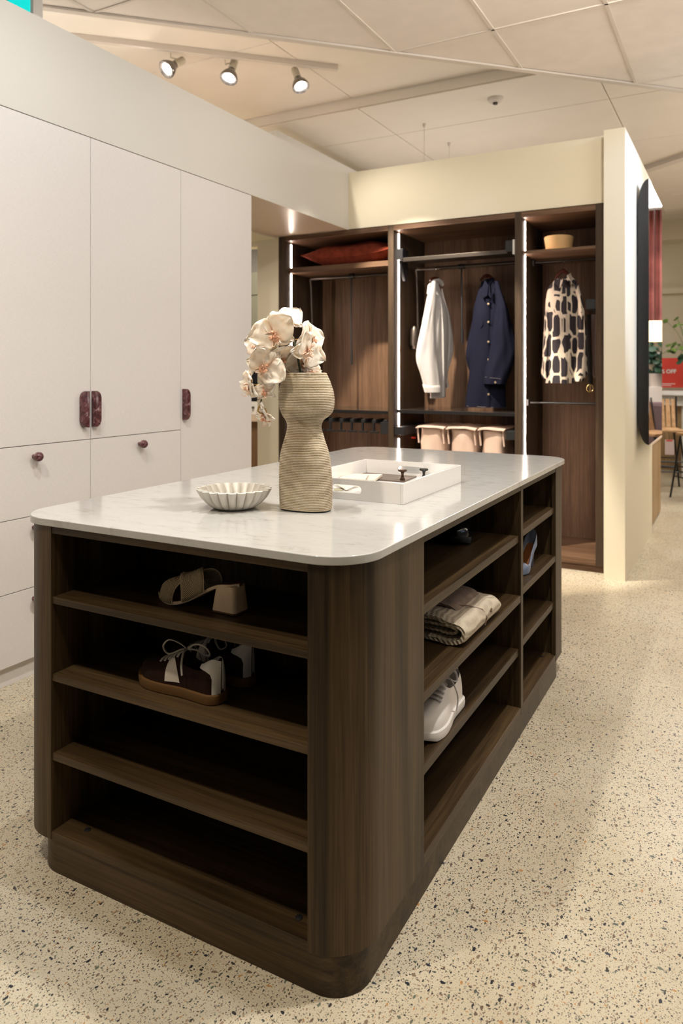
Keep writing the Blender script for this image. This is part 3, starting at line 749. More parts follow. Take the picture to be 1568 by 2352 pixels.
# ================================================================== cushion, hat, baskets
M['rust'] = plain('rust_velvet', (.25, .045, .022), .85, var=.25, scale=25, bmp=.2, bdist=.002, spec=.15)
cz = 2.1355
cp = thing('cushion', 'rust orange cushion squeezed under the top of the left wardrobe bay', 'cushion', (-2.66, 5.28, cz))
def cushion_half(sgn):
    P = []
    for i in range(25):
        row = []
        for j in range(19):
            u, v = i/12-1, j/9-1
            e = max(0, (1-abs(u)**2.2))**.55*max(0, (1-abs(v)**2.4))**.55
            pull_ = 1-.07*(1-abs(v)**1.5)*abs(u)**3; x = -2.715+.395*u*(1-.08*(1-v*v)); y = 5.29+.25*v*(1-.1*(1-u*u))
            mid = cz+.06+.045*(u*u*0)+.035*abs(u)**2
            z = mid+sgn*e*(.140 if sgn > 0 else .085)+.006*noise.noise(Vector((u*3, v*3, sgn)))
            z = min(max(z, cz+.001), 2.342)
            if sgn > 0: z += .012*math.sin(u*5+v*2)*e
            row.append((x, y, z))
        P.append(row)
    return P
MB().grid(cushion_half(1)).grid(cushion_half(-1)).build('cover', M['rust'], cp, smooth=80)
rim = []
for k in range(80):
    t = k/80*4; s = int(t); f_ = (t-s)*2-1
    u, v = [(f_, -1), (1, f_), (-f_, 1), (-1, -f_)][s]
    rim.append((-2.715+.395*u*(1-.08*(1-v*v)), 5.29+.25*v*(1-.1*(1-u*u)), cz+.062+.035*abs(u)**2))
MB().tube(rim+[rim[0]], .005, 6).build('piping', M['rust'], cp, smooth=True)

M['straw'] = plain('tan_straw', (.66, .42, .19), .7, var=.12, scale=300, bmp=.5, bdist=.001)
hb = on(1283, 566, 'z', 2.124); hx, hy_ = hb.x-.0, 5.22; hx = on(1283, 555, 'y', 5.2).x
ht = thing('straw_hat', 'tan straw hat with flat brim on the top shelf of the right bay', 'hat', (hx, 5.2, 2.121))
def hatlathe(pf, name, mat, mi=0):
    mb = MB().lathe(pf, (0, 0, 0), 40)
    for v in mb.v: v.x *= 1.0; v.y *= 1.2
    mb.v = [v+Vector((hx, 5.2, 2.1215)) for v in mb.v]; return mb.build(name, mat, ht, smooth=60)
hatlathe([(.086, .012), (.090, .05), (.098, .102), (.096, .109), (.080, .106), (.05, .096), (.0, .092)], 'crown', M['straw'])
hatlathe([(.086, .004), (.12, .001), (.150, .004), (.150, .008), (.12, .005), (.086, .010)], 'brim', M['straw'])

M['canvas'] = plain('pink_beige_canvas', (.60, .43, .34), .85, var=.10, scale=9, bmp=.3, bdist=.004)
def basket(x0, x1, label):
    t = thing('laundry_basket', label, 'basket', ((x0+x1)/2, 5.2, .4), group='fabric laundry baskets in the middle bay')
    P = []; seed = x0*7
    zs = [.40, .50, .62, .72, .78, .84, .885]
    for z in zs:
        ring = []
        for k in range(48):
            a = 2*PI*k/48; c_, s_ = math.cos(a), math.sin(a); sq = (abs(c_)**5+abs(s_)**5)**(-.2)
            hw = (x1-x0)/2*(.90-.10*((z-.4)/.48)*(1 if z < .86 else .6)); hd = .19
            wob = .018*noise.noise(Vector((a*1.6+seed, z*11, seed)))*(1 if z < .87 else .2)
            ring.append(((x0+x1)/2+c_*sq*(hw+wob), 5.22+s_*sq*(hd+wob), z))
        P.append(ring)
    mb = MB().grid(P, cv=True); o = len(mb.v)-48*len(zs); mb.f.append(tuple(range(48))); mb.m.append(0)
    mb.build('body', M['canvas'], t, smooth=60)
    lid = []
    for i in range(13):
        row = []
        for j in range(9):
            u, v = i/12, j/8
            z = .902+.012*math.sin(PI*u)*(1-v)+.006*noise.noise(Vector((u*3, v*3, seed)))
            if v < .12: z -= .004+.012*(1-v/.12)*.6
            row.append((lerp(x0+.004, x1-.006, u), lerp(5.005, 5.42, v), z))
        lid.append(row)
    top = lid; bot = [[(x, y, z-.007) for x, y, z in r] for r in lid]
    edge = [r[0] for r in top]; MB().grid(top).grid(bot).grid([[a, b_] for a, b_ in zip([r[0] for r in top], [r[0] for r in bot])]).grid([[a, b_] for a, b_ in zip(top[0], bot[0])]).grid([[a, b_] for a, b_ in zip(top[-1], bot[-1])]).build('lid', M['canvas'], t, smooth=40)
    for xx in (x0+.012, x1-.02): MB().tube([(xx, 5.03, .893), (xx-.0, 5.03, .86), (xx+.01, 5.025, .78)], .006, 6).build('strap', M['canvas'], t)
    return t
for (a, b_), lb in (((953, 1020), 'pink-beige fabric laundry basket, left one of the three'), ((1022, 1093), 'pink-beige fabric laundry basket, middle one of the three'), ((1095, 1180), 'pink-beige fabric laundry basket, right one beside the black runner')):
    x0 = on(a, 985, 'y', 5.005).x; x1 = on(b_, 985, 'y', 5.005).x
    if a > 1090: x1 = -1.44
    basket(x0, x1, lb)
rc = thing('red_clip', 'tiny red clip deep in the middle bay beside the left basket', 'clip', (-2.17, 5.35, .0)); pr = on(949, 1005, 'y', 5.3); rc.location = pr; W[rc] = pr.copy()
MB().box(-.02, .02, -.01, .01, -.006, .006, .003).build('clip_body', red, rc, local=True)

# ================================================================== clothes
M['cotton'] = plain('white_cotton', (.54, .50, .475), .85, var=.04, scale=12, bmp=.25, bdist=.004)
M['denim'] = plain('dark_denim', (.0058, .0065, .017), .85, var=.35, scale=240, bmp=.3, bdist=.001, spec=.15)
M['stitch'] = plain('denim_stitching', (.09, .08, .09), .8)
M['hangerwood'] = plain('red_brown_hanger_wood', (.10, .02, .012), .3)
M['button'] = plain('brass_button', (.55, .42, .28), .35, metal=.8)
m, nt, b = new_mat('abstract_print_fabric')
v = coords(nt, (14, 14, 5.4)); nz = N(nt, 'ShaderNodeTexNoise', Scale=1.3, Detail=2.0); L(nt, v, nz.inputs['Vector'])
mxv = N(nt, 'ShaderNodeMixRGB', blend_type='LINEAR_LIGHT'); mxv.inputs[0].default_value = .05; L(nt, v, mxv.inputs[1]); L(nt, nz.outputs['Color'], mxv.inputs[2])
vo = N(nt, 'ShaderNodeTexVoronoi', feature='F1', distance='CHEBYCHEV', Scale=1.35); vo2 = N(nt, 'ShaderNodeTexVoronoi', feature='F2', distance='CHEBYCHEV', Scale=1.35)
for q in (vo, vo2): q.inputs['Randomness'].default_value = .62; L(nt, mxv.outputs[0], q.inputs['Vector'])
sb = N(nt, 'ShaderNodeMath', operation='SUBTRACT'); L(nt, vo2.outputs['Distance'], sb.inputs[0]); L(nt, vo.outputs['Distance'], sb.inputs[1])
L(nt, ramp(nt, sb.outputs[0], [(.115, (.62, .52, .41)), (.135, (.018, .012, .017))]), b.inputs['Base Color']); b.inputs['Roughness'].default_value = .8
M['print'] = m

def cx(z, tab): return smin(tab, z)
def garment_tube(d0, L_, R_, k=0.0, b=.05, n=40, rows=34, rip=.006, seed=0, x_off=0, closed_top=False, ripf=3):
    """loft between a left and a right outline given in pixels at camera depth d0; k slants it in depth, b is its half thickness"""
    y0 = max(L_[0][0], R_[0][0]); y1 = min(L_[-1][0], R_[-1][0]); P = []
    for i in range(rows+1):
        y = lerp(y0, y1, i/rows); xl, xr = smin(L_, y), smin(R_, y)
        cxp, hw = (xl+xr)/2, max((xr-xl)/2, .6)*d0/FPX
        bb = b*min(1, .45+2.2*i/rows) if not closed_top else b*min(1, .25+3*i/rows)
        ring = []
        for j in range(n):
            a = 2*PI*j/n
            rp = rip*(noise.noise(Vector((a*ripf, y*.018, seed)))+.5*math.sin(a*5+y*.03+seed))*min(1, i/rows*3)
            p = at(cxp, y, d0)+RV*((hw)*math.cos(a))+FV*(k*hw*math.cos(a)+(bb+rp)*math.sin(a)+x_off)
            ring.append(p)
        P.append(ring)
    return P
def surf_pt(px, py, d0, L_, R_, k, b, out=.0, x_off=0, frac=1):
    xl, xr = smin(L_, py), smin(R_, py); c_, hw = (xl+xr)/2, (xr-xl)/2
    ca = max(-.98, min(.98, (px-c_)/hw)); s_ = math.sqrt(1-ca*ca)
    hwm = hw*d0/FPX
    return at(c_, py, d0)+RV*(hwm*ca)+FV*(k*hwm*ca-(b*frac*s_+out)+x_off)
def zpx(z, o): return [(o[1]+a/3.92, o[0]+b_/3.92) for b_, a in z]   # (x,y) in the 3.92 zoom -> (py, px)
def zq(z): return [(450+a/3.733, 1160+b_/3.733) for b_, a in z]
def hanger(name, label, hookpx, d0, wl, wr, ytop, ydrop, k, rail_y):
    hk = at(hookpx[0], hookpx[1], d0)
    t = thing(name, label, 'hanger', tuple(hk), group='wooden clothes hangers with steel hooks')
    top = hk
    hook = []
    for i in range(13):
        a = PI*1.25*(i/12)-.35*PI
        hook.append(top+Vector((0, 0, 0))+RV*(.0)+Vector((0, math.cos(a)*.019*1.0, math.sin(a)*.019)))
    hook = hook[::-1]
    base = at(hookpx[0], ytop, d0)
    hook = hook[:]; hook.append(lerp(hook[-1], base, .4)); hook.append(base)
    MB().tube(hook, .0024, 8).build('hook', M['chrome'], t, smooth=True)
    mb = MB()
    l_ = base+(-RV*wl-FV*(k*wl))+Vector((0, 0, -ydrop)); r_ = base+(RV*wr+FV*(k*wr))+Vector((0, 0, -ydrop))
    mb.tube([l_, lerp(l_, base, .6)+Vector((0, 0, .012)), base+Vector((0, 0, .0)), lerp(r_, base, .6)+Vector((0, 0, .012)), r_], [.007, .009, .013, .009, .007], 10, flat=1.3)
    mb.build('shoulder_bar', M['hangerwood'], t, smooth=True)
    return t
O4 = (880, 480)
# --- white shirt, seen from its sleeve side
dW = 5.56
ws = thing('white_shirt', 'white button-up shirt on a hanger in the middle bay, seen from the side', 'shirt', tuple(at(997, 780, dW)))
tL = zpx([(440, 655), (420, 720), (430, 900), (420, 1200), (415, 1500), (410, 1700)], O4)
tR = zpx([(500, 655), (530, 740), (590, 930), (600, 1200), (585, 1500), (572, 1712)], O4)
MB().grid(garment_tube(dW, tL, tR, 1.2, .055, seed=1, closed_top=True), cv=True).build('body', M['cotton'], ws, smooth=70)
sL = zpx([(440, 650), (392, 790), (350, 1000), (291, 1330), (335, 1500), (380, 1680)], O4)
sR = zpx([(475, 650), (478, 790), (470, 1000), (485, 1300), (505, 1480), (518, 1655)], O4)
MB().grid(garment_tube(dW-.10, sL, sR, .3, .05, seed=2, closed_top=True, rip=.007), cv=True).build('sleeve', M['cotton'], ws, smooth=70)
cL = zpx([(352, 1575), (379, 1682)], O4); cR = zpx([(512, 1562), (522, 1650)], O4)
MB().grid(garment_tube(dW-.102, [(a, x-1) for a, x in cL], [(a, x+1) for a, x in cR], .3, .055, rows=4, rip=.0), cv=True).build('cuff', M['cotton'], ws, smooth=70)
fL = zpx([(520, 720), (560, 950), (560, 1250), (550, 1500), (560, 1615)], O4)
fR = zpx([(535, 720), (605, 1000), (632, 1270), (580, 1490), (590, 1610)], O4)
MB().grid(garment_tube(dW+.12, fL, fR, .2, .04, seed=5, closed_top=True), cv=True).build('sleeve', M['cotton'], ws, smooth=70)
col = [at(880+x/3.92, 480+y/3.92, dW+o) for x, y, o in ((398, 765, -.07), (412, 690, -.06), (450, 650, -.05), (490, 642, 0), (520, 660, .04), (536, 690, .05))]
MB().tube(col, [.010, .016, .020, .020, .018, .010], 10, flat=.6).build('collar', M['cotton'], ws, smooth=True)
pc = [surf_pt(880+x/3.92, 480+y/3.92, dW, tL, tR, 1.2, .055, .004) for x, y in ((500, 800), (520, 1100), (528, 1400), (532, 1690))]
MB().tube(pc, .011, 8, flat=.25, up=(-.3, .95, 0)).build('placket', M['cotton'], ws, smooth=True)
hanger('clothes_hanger', 'hanger carrying the white shirt', (999, 621), dW, .045, .05, 640, .02, 1.2, 5.27)
# --- denim shirt
dD = 5.36
ds = thing('denim_shirt', 'dark blue denim shirt with metal buttons in the middle bay', 'shirt', tuple(at(1120, 790, dD)))
tL = zpx([(885, 650), (850, 760), (815, 900), (790, 1200), (775, 1500), (742, 1785)], O4)
tR = zpx([(985, 640), (1060, 760), (1090, 900), (1100, 1200), (1095, 1500), (1100, 1800)], O4)
kD, bD = -.15, .075
MB().grid(garment_tube(dD, tL, tR, kD, bD, seed=11, closed_top=True, rip=.008), cv=True).build('body', M['denim'], ds, smooth=70)
aL = zpx([(1000, 640), (1010, 860), (985, 1080), (955, 1300), (912, 1500), (905, 1575)], O4)
aR = zpx([(1040, 650), (1120, 910), (1165, 1100), (1193, 1270), (1150, 1450), (1085, 1635)], O4)
MB().grid(garment_tube(dD-.09, aL, aR, -.1, .055, seed=12, closed_top=True, rip=.008), cv=True).build('sleeve', M['denim'], ds, smooth=70)
bL = zpx([(855, 760), (790, 1050), (744, 1290), (755, 1400), (795, 1520)], O4)
bR = zpx([(880, 780), (850, 1060), (835, 1300), (830, 1420), (835, 1500)], O4)
MB().grid(garment_tube(dD+.07, bL, bR, .2, .045, seed=13, closed_top=True), cv=True).build('sleeve', M['denim'], ds, smooth=70)
def sp_(x, y, o=.006): return surf_pt(880+x/3.92, 480+y/3.92, dD, tL, tR, kD, bD, o)
# collar wings
for pts in (((900, 650), (862, 760), (880, 812), (915, 790), (925, 700)), ((930, 690), (925, 790), (950, 822), (985, 700), (985, 628), (960, 640))):
    MB().prism([sp_(x, y, .016) for x, y in pts], tuple(FV*.006), bev=.0015).build('collar', M['denim'], ds)
MB().tube([sp_(905, 655, .0), at(880+945/3.92, 480+640/3.92, dD+.03), sp_(985, 635, .0)], .012, 8).build('collar', M['denim'], ds, smooth=True)
MB().tube([sp_(925, y, .004) for y in (820, 950, 1100, 1300, 1500, 1700, 1782)], .016, 8, flat=.18, up=tuple(FV)).build('placket', M['denim'], ds, smooth=True)
for y in (865, 1025, 1200, 1357, 1665):
    p = sp_(925, y, .014); mb = MB().lathe([(0, 0), (.0075, 0), (.0075, .003), (0, .004)], (0, 0, 0), 14, axis='y'); mb.v = [Vector((v.x, -v.y, v.z)) + p for v in mb.v]; mb.build('button', M['button'], ds, smooth=True)
for x0, x1, y0, y1 in ((845, 880, 1010, 1075), (950, 1010, 1015, 1080)):
    MB().prism([sp_(x0, y0, .008), sp_(x1, y0, .008), sp_(x1, y1-25, .008), sp_((x0+x1)/2, y1, .008), sp_(x0, y1-25, .008)], tuple(FV*.004), bev=.001).build('pocket_flap', M['denim'], ds)
MB().tube([surf_pt(880+x/3.92, 480+y/3.92, dD-.09, aL, aR, -.1, .055, .003) for x, y in ((914, 1512), (960, 1520), (1040, 1530), (1115, 1540))], .0022, 6).build('stitching', M['stitch'], ds)
MB().tube([sp_(x, y, .003) for x, y in ((752, 1772), (850, 1778), (960, 1782), (1090, 1786))], .0022, 6).build('stitching', M['stitch'], ds)
hanger('clothes_hanger', 'hanger carrying the dark denim shirt', (1118, 609), dD+.12, .05, .055, 634, .035, .1, 5.27)
p = surf_pt(880+993/3.92, 480+1560/3.92, dD-.09, aL, aR, -.1, .055, .006); mb = MB().lathe([(0, 0), (.0075, 0), (.0075, .004), (0, .004)], (0, 0, 0), 14, axis='y'); mb.v = [Vector((v.x, -v.y, v.z))+p for v in mb.v]; mb.build('button', M['button'], ds, smooth=True)
# --- patterned shirt
dP = 5.12
pt = thing('patterned_shirt', 'black and cream abstract print shirt in the right bay', 'shirt', tuple(at(1297, 760, dP)))
tL = zq([(430, 715), (375, 775), (350, 900), (345, 1200), (345, 1450), (345, 1605)])
tR = zq([(560, 700), (615, 750), (650, 900), (640, 1200), (610, 1450), (590, 1632)])
kP, bP = -.1, .07
MB().grid(garment_tube(dP, tL, tR, kP, bP, seed=21, closed_top=True, rip=.006), cv=True).build('body', M['print'], pt, smooth=70)
aL = zq([(600, 750), (610, 900), (615, 1100), (605, 1300), (590, 1450), (585, 1590)])
aR = zq([(625, 755), (660, 900), (685, 1150), (697, 1350), (706, 1500), (650, 1612)])
MB().grid(garment_tube(dP-.06, aL, aR, -.2, .05, seed=22, closed_top=True), cv=True).build('sleeve', M['print'], pt, smooth=70)
bL = zq([(370, 790), (345, 950), (330, 1200), (318, 1400), (310, 1525), (330, 1572)])
bR = zq([(390, 790), (385, 950), (375, 1200), (368, 1400), (362, 1500), (352, 1565)])
MB().grid(garment_tube(dP+.02, bL, bR, .2, .045, seed=23, closed_top=True), cv=True).build('sleeve', M['print'], pt, smooth=70)
def sq_(x, y, o=.006): return surf_pt(1160+x/3.733, 450+y/3.733, dP, tL, tR, kP, bP, o)
for pts in (((470, 715), (500, 690), (535, 672), (560, 700), (590, 742), (545, 770), (500, 735)), ((436, 712), (412, 750), (440, 800), (475, 770), (455, 730))):
    MB().prism([sq_(x, y, .014) for x, y in pts], tuple(FV*.005), bev=.0015).build('collar', M['print'], pt)
MB().tube([sq_(x, y, .003) for x, y in ((480, 800), (490, 1000), (492, 1250), (490, 1450), (485, 1615))], .014, 8, flat=.2, up=tuple(FV)).build('placket', M['print'], pt, smooth=True)
hanger('clothes_hanger', 'hanger with red-brown bar carrying the patterned shirt', (1293, 603), dP+.07, .055, .05, 622, .055, 0, 5.25)

# belt and pale strap on the side rack
M['leather'] = plain('black_leather', (.012, .009, .008), .4)
bp = [at(1352, 722, 5.0), at(1351, 780, 5.0), at(1354, 840, 5.0), at(1356, 884, 5.0)]
bt = thing('leather_belt', 'black leather belt with gold buckle hanging beside the patterned shirt', 'belt', tuple(bp[0]))
MB().tube(bp, .016, 8, flat=.16, up=tuple(FV)).build('strap', M['leather'], bt, smooth=True)
c_ = at(1355, 892, 4.99)
ring = [c_+RV*(.022*math.cos(a))*1.0+Vector((0, 0, 1))*(.026*math.sin(a)) for a in [2*PI*k/24 for k in range(25)]]
MB().tube(ring, .0042, 8).tube([c_+Vector((0, 0, .028)), c_-Vector((0, 0, .022))], .003, 6).build('buckle', M['brass'], bt, smooth=True)
M['lilac'] = plain('pale_pink_satin', (.42, .32, .31), .4)
tp = [at(1364, 722, 5.06), at(1364, 800, 5.06), at(1365, 862, 5.06)]
ti = thing('pale_tie', 'pale pink tie hanging between the belt and the wardrobe side', 'tie', tuple(tp[0]))
MB().prism([at(1357, 722, 5.06), at(1368, 722, 5.06), at(1369, 862, 5.06), at(1366, 869, 5.06), at(1361, 862, 5.06)], tuple(FV*.008), bev=.002).build('tie_blade', M['lilac'], ti)

# ================================================================== things on the countertop
# --- vase: oval, ribbed, with a waist
M['vase'] = None
m, nt, b = new_mat('ribbed_stoneware')
n1 = N(nt, 'ShaderNodeTexNoise', Scale=9.0, Detail=4.0); L(nt, coords(nt, (1, 1, .7)), n1.inputs['Vector'])
n2 = N(nt, 'ShaderNodeTexNoise', Scale=260.0, Detail=3.0); L(nt, coords(nt, (1, 1, 2.0)), n2.inputs['Vector'])
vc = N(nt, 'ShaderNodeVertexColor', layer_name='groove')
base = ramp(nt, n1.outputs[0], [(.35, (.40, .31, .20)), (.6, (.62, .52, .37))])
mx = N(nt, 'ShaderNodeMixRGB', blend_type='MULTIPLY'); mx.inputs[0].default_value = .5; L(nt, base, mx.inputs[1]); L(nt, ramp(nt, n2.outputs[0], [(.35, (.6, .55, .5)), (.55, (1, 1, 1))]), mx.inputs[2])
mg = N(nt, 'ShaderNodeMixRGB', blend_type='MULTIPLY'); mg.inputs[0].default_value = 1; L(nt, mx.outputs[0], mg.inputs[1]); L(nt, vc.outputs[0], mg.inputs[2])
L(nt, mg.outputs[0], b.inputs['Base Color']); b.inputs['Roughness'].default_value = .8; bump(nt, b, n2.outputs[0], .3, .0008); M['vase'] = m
VD = 2.035
vz = lambda zy: 680+zy/4.357
vpx = lambda zx: 520+zx/4.357
Lp = [(770, 588), (800, 574), (850, 553), (900, 537), (950, 527), (1040, 522), (1130, 535), (1200, 566), (1245, 594), (1290, 606), (1340, 604), (1400, 590), (1450, 574), (1550, 545), (1650, 532), (1800, 528), (1950, 529), (2050, 532), (2150, 537)]
Rp = [(770, 1000), (800, 1012), (850, 1032), (900, 1048), (950, 1064), (1040, 1077), (1110, 1072), (1160, 1055), (1200, 1020), (1235, 975), (1270, 955), (1310, 950), (1350, 957), (1400, 972), (1450, 986), (1550, 1018), (1650, 1036), (1800, 1050), (1950, 1054), (2050, 1053), (2150, 1048)]
ztop = at(0, vz(770), VD).z
vb = at(vpx(790), vz(2150), VD); ve = Vector((vb.x, vb.y, HC2))
vase = thing('ribbed_vase', 'tall waisted stone-coloured vase with fine horizontal ribs', 'vase', tuple(ve))
ang = math.radians(-22); E1 = (RV*math.cos(ang)+FV*math.sin(ang)); E2 = Vector((-E1.y, E1.x, 0))
nr = 84; per = 6; rows = nr*per; P = []; inner = []
for i in range(rows+1):
    t = i/rows; z = lerp(HC2+.004, ztop, t)
    py = HYP-(z-CAMZ)/VD*FPX; zy = (py-680)*4.357
    zy = min(max(zy, 770), 2150)
    xl, xr = vpx(smin(Lp, zy)), vpx(smin(Rp, zy)); c0 = at((xl+xr)/2, py, VD); hw = (xr-xl)/2*VD/FPX
    ph = (i % per)/per; rib = -.0015*(1-abs(math.sin(PI*ph))**.6)
    el = .62; A = hw/math.sqrt(math.cos(ang)**2+(el*math.sin(ang))**2); ring = []
    waist = math.exp(-((zy-1290)/120.)**2)
    for k in range(96):
        a = 2*PI*k/96
        x_, y_ = math.cos(a), math.sin(a); s_ = (abs(x_)**2.5+abs(y_)**2.5)**(-1/2.5)
        wob = .0008*noise.noise(Vector((a*2, z*30, 3)))
        # oblique crease pressed into the waist
        cre = -.006*waist*math.exp(-((a-4.9-(zy-1290)*.006)/.22)**2)
        rr = 1
        p = c0+E1*((A*s_+rib+wob+cre)*x_)+E2*((A*el*s_+rib+wob+cre)*y_)
        p.z = z+.0013*noise.noise(Vector((a*1.5, z*12, 9)))
        ring.append(p)
    P.append(ring)
ctr = sum(P[-1], Vector())/96
for f_, dz in ((.93, .001), (.88, -.004), (.86, -.05)):
    P.append([ctr+(p-ctr)*f_+Vector((0, 0, dz)) for p in P[rows]])
c0 = sum(P[0], Vector())/96
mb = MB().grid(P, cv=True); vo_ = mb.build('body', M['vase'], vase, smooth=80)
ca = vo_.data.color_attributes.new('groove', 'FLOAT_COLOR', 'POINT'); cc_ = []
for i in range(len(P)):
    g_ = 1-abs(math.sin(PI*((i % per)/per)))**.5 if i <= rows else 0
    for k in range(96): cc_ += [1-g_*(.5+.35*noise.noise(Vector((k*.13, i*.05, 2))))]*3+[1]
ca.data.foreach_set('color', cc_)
MB().prism([c0+(p-c0)*.965+Vector((0, 0, -.0038)) for p in P[0][::3]], (0, 0, .004)).build('foot_pad', M['blackplastic'], vase)

# --- orchid spray
m, nt, b = new_mat('orchid_petal')
at_ = N(nt, 'ShaderNodeVertexColor', layer_name='tint')
n1 = N(nt, 'ShaderNodeTexNoise', Scale=70.0, Detail=4.0); L(nt, coords(nt), n1.inputs['Vector'])
L(nt, at_.outputs['Color'], b.inputs['Base Color'])
mxp = N(nt, 'ShaderNodeMixRGB', blend_type='MULTIPLY'); mxp.inputs[0].default_value = .45; L(nt, at_.outputs['Color'], mxp.inputs[1]); L(nt, ramp(nt, n1.outputs[0], [(.38, (.93, .78, .66)), (.58, (1, 1, 1))]), mxp.inputs[2]); L(nt, mxp.outputs[0], b.inputs['Base Color'])
b.inputs['Roughness'].default_value = .55; b.inputs['Subsurface Weight'].default_value = .25; b.inputs['Subsurface Radius'].default_value = (.01, .006, .004); b.inputs['Subsurface Scale'].default_value = .5
M['petal'] = m
M['lip'] = plain('orchid_lip', (.70, .36, .22), .5, var=.3, scale=150)
M['lip2'] = plain('orchid_lip_pale', (.86, .60, .45), .5, var=.15, scale=90)
M['stemgreen'] = plain('orchid_stem', (.035, .045, .012), .5, var=.3, scale=30)
M['stemyellow'] = plain('orchid_pedicel', (.42, .24, .04), .5)
def petal(length, width, curl, ruffle, seed, parent, mtx, shape='round', label=None, cup=.0):
    nu, nv = 12, 11; vs = []; cols = []; rnd = random.Random(seed)
    for i in range(nu+1):
        u = i/nu
        if shape == 'round': wv = width*(math.sin(PI*min(1, u**.62))**.62)*(1 if u < 1 else 0)
        else: wv = width*(math.sin(PI*min(1, u**.80))**.75)
        wv = max(wv, width*.07*(1-u))
        for j in range(nv+1):
            v = j/nv*2-1
            rf = ruffle*noise.noise(Vector((u*3.2+seed, v*2.6, seed*1.7)))*(.25+abs(v)**1.5+u*.6)
            x = v*wv*(1+.10*noise.noise(Vector((u*4, seed, v*.5)))); y = u*length*(1+.06*noise.noise(Vector((v*2.5, seed, 2))))
            z = curl*u*u*length-cup*abs(v)**2*wv+rf*length*.34+.0012*math.sin(v*14)*u*(1-abs(v))
            vs.append(mtx @ Vector((x, y, z)))
            e = min(1, u*4.5)
            vein = .5+.5*math.sin(v*22+noise.noise(Vector((u*2, v*2, seed)))*3)
            cA = Vector((.80, .46, .30)); cB = Vector((.85, .72, .58)); cC = Vector((.88, .80, .70))
            c_ = cA.lerp(cB.lerp(cC, u*.8+vein*.2), e); cols.append((c_.x, c_.y, c_.z, 1))
    fs = [(i*(nv+1)+j, (i+1)*(nv+1)+j, (i+1)*(nv+1)+j+1, i*(nv+1)+j+1) for i in range(nu) for j in range(nv)]
    mb = MB().add(vs, fs); ob = mb.build('petal', M['petal'], parent, smooth=True)
    ca = ob.data.color_attributes.new('tint', 'FLOAT_COLOR', 'POINT'); ca.data.foreach_set('color', [x for c in cols for x in c])
    md = ob.modifiers.new('thick', 'SOLIDIFY'); md.thickness = .0007; md.offset = 0
    return ob
FD = 2.02
oroot = at(684, 862, FD); orc = thing('orchid_spray', 'cream and blush orchid spray arching out of the ribbed vase', 'flowers', tuple(oroot))
st = [at(x, y, FD+o) for x, y, o in ((694, 900, .02), (690, 856, .015), (683, 815, .01), (673, 775, .02), (655, 758, .03), (632, 770, .03), (618, 800, .03), (608, 840, .03), (604, 880, .02), (603, 905, .015), (598, 928, .01))]
MB().tube(st, [.0036]*4+[.003]*4+[.0022]*3, 8).build('stem', M['stemgreen'], orc, smooth=True)
bcount = [0]
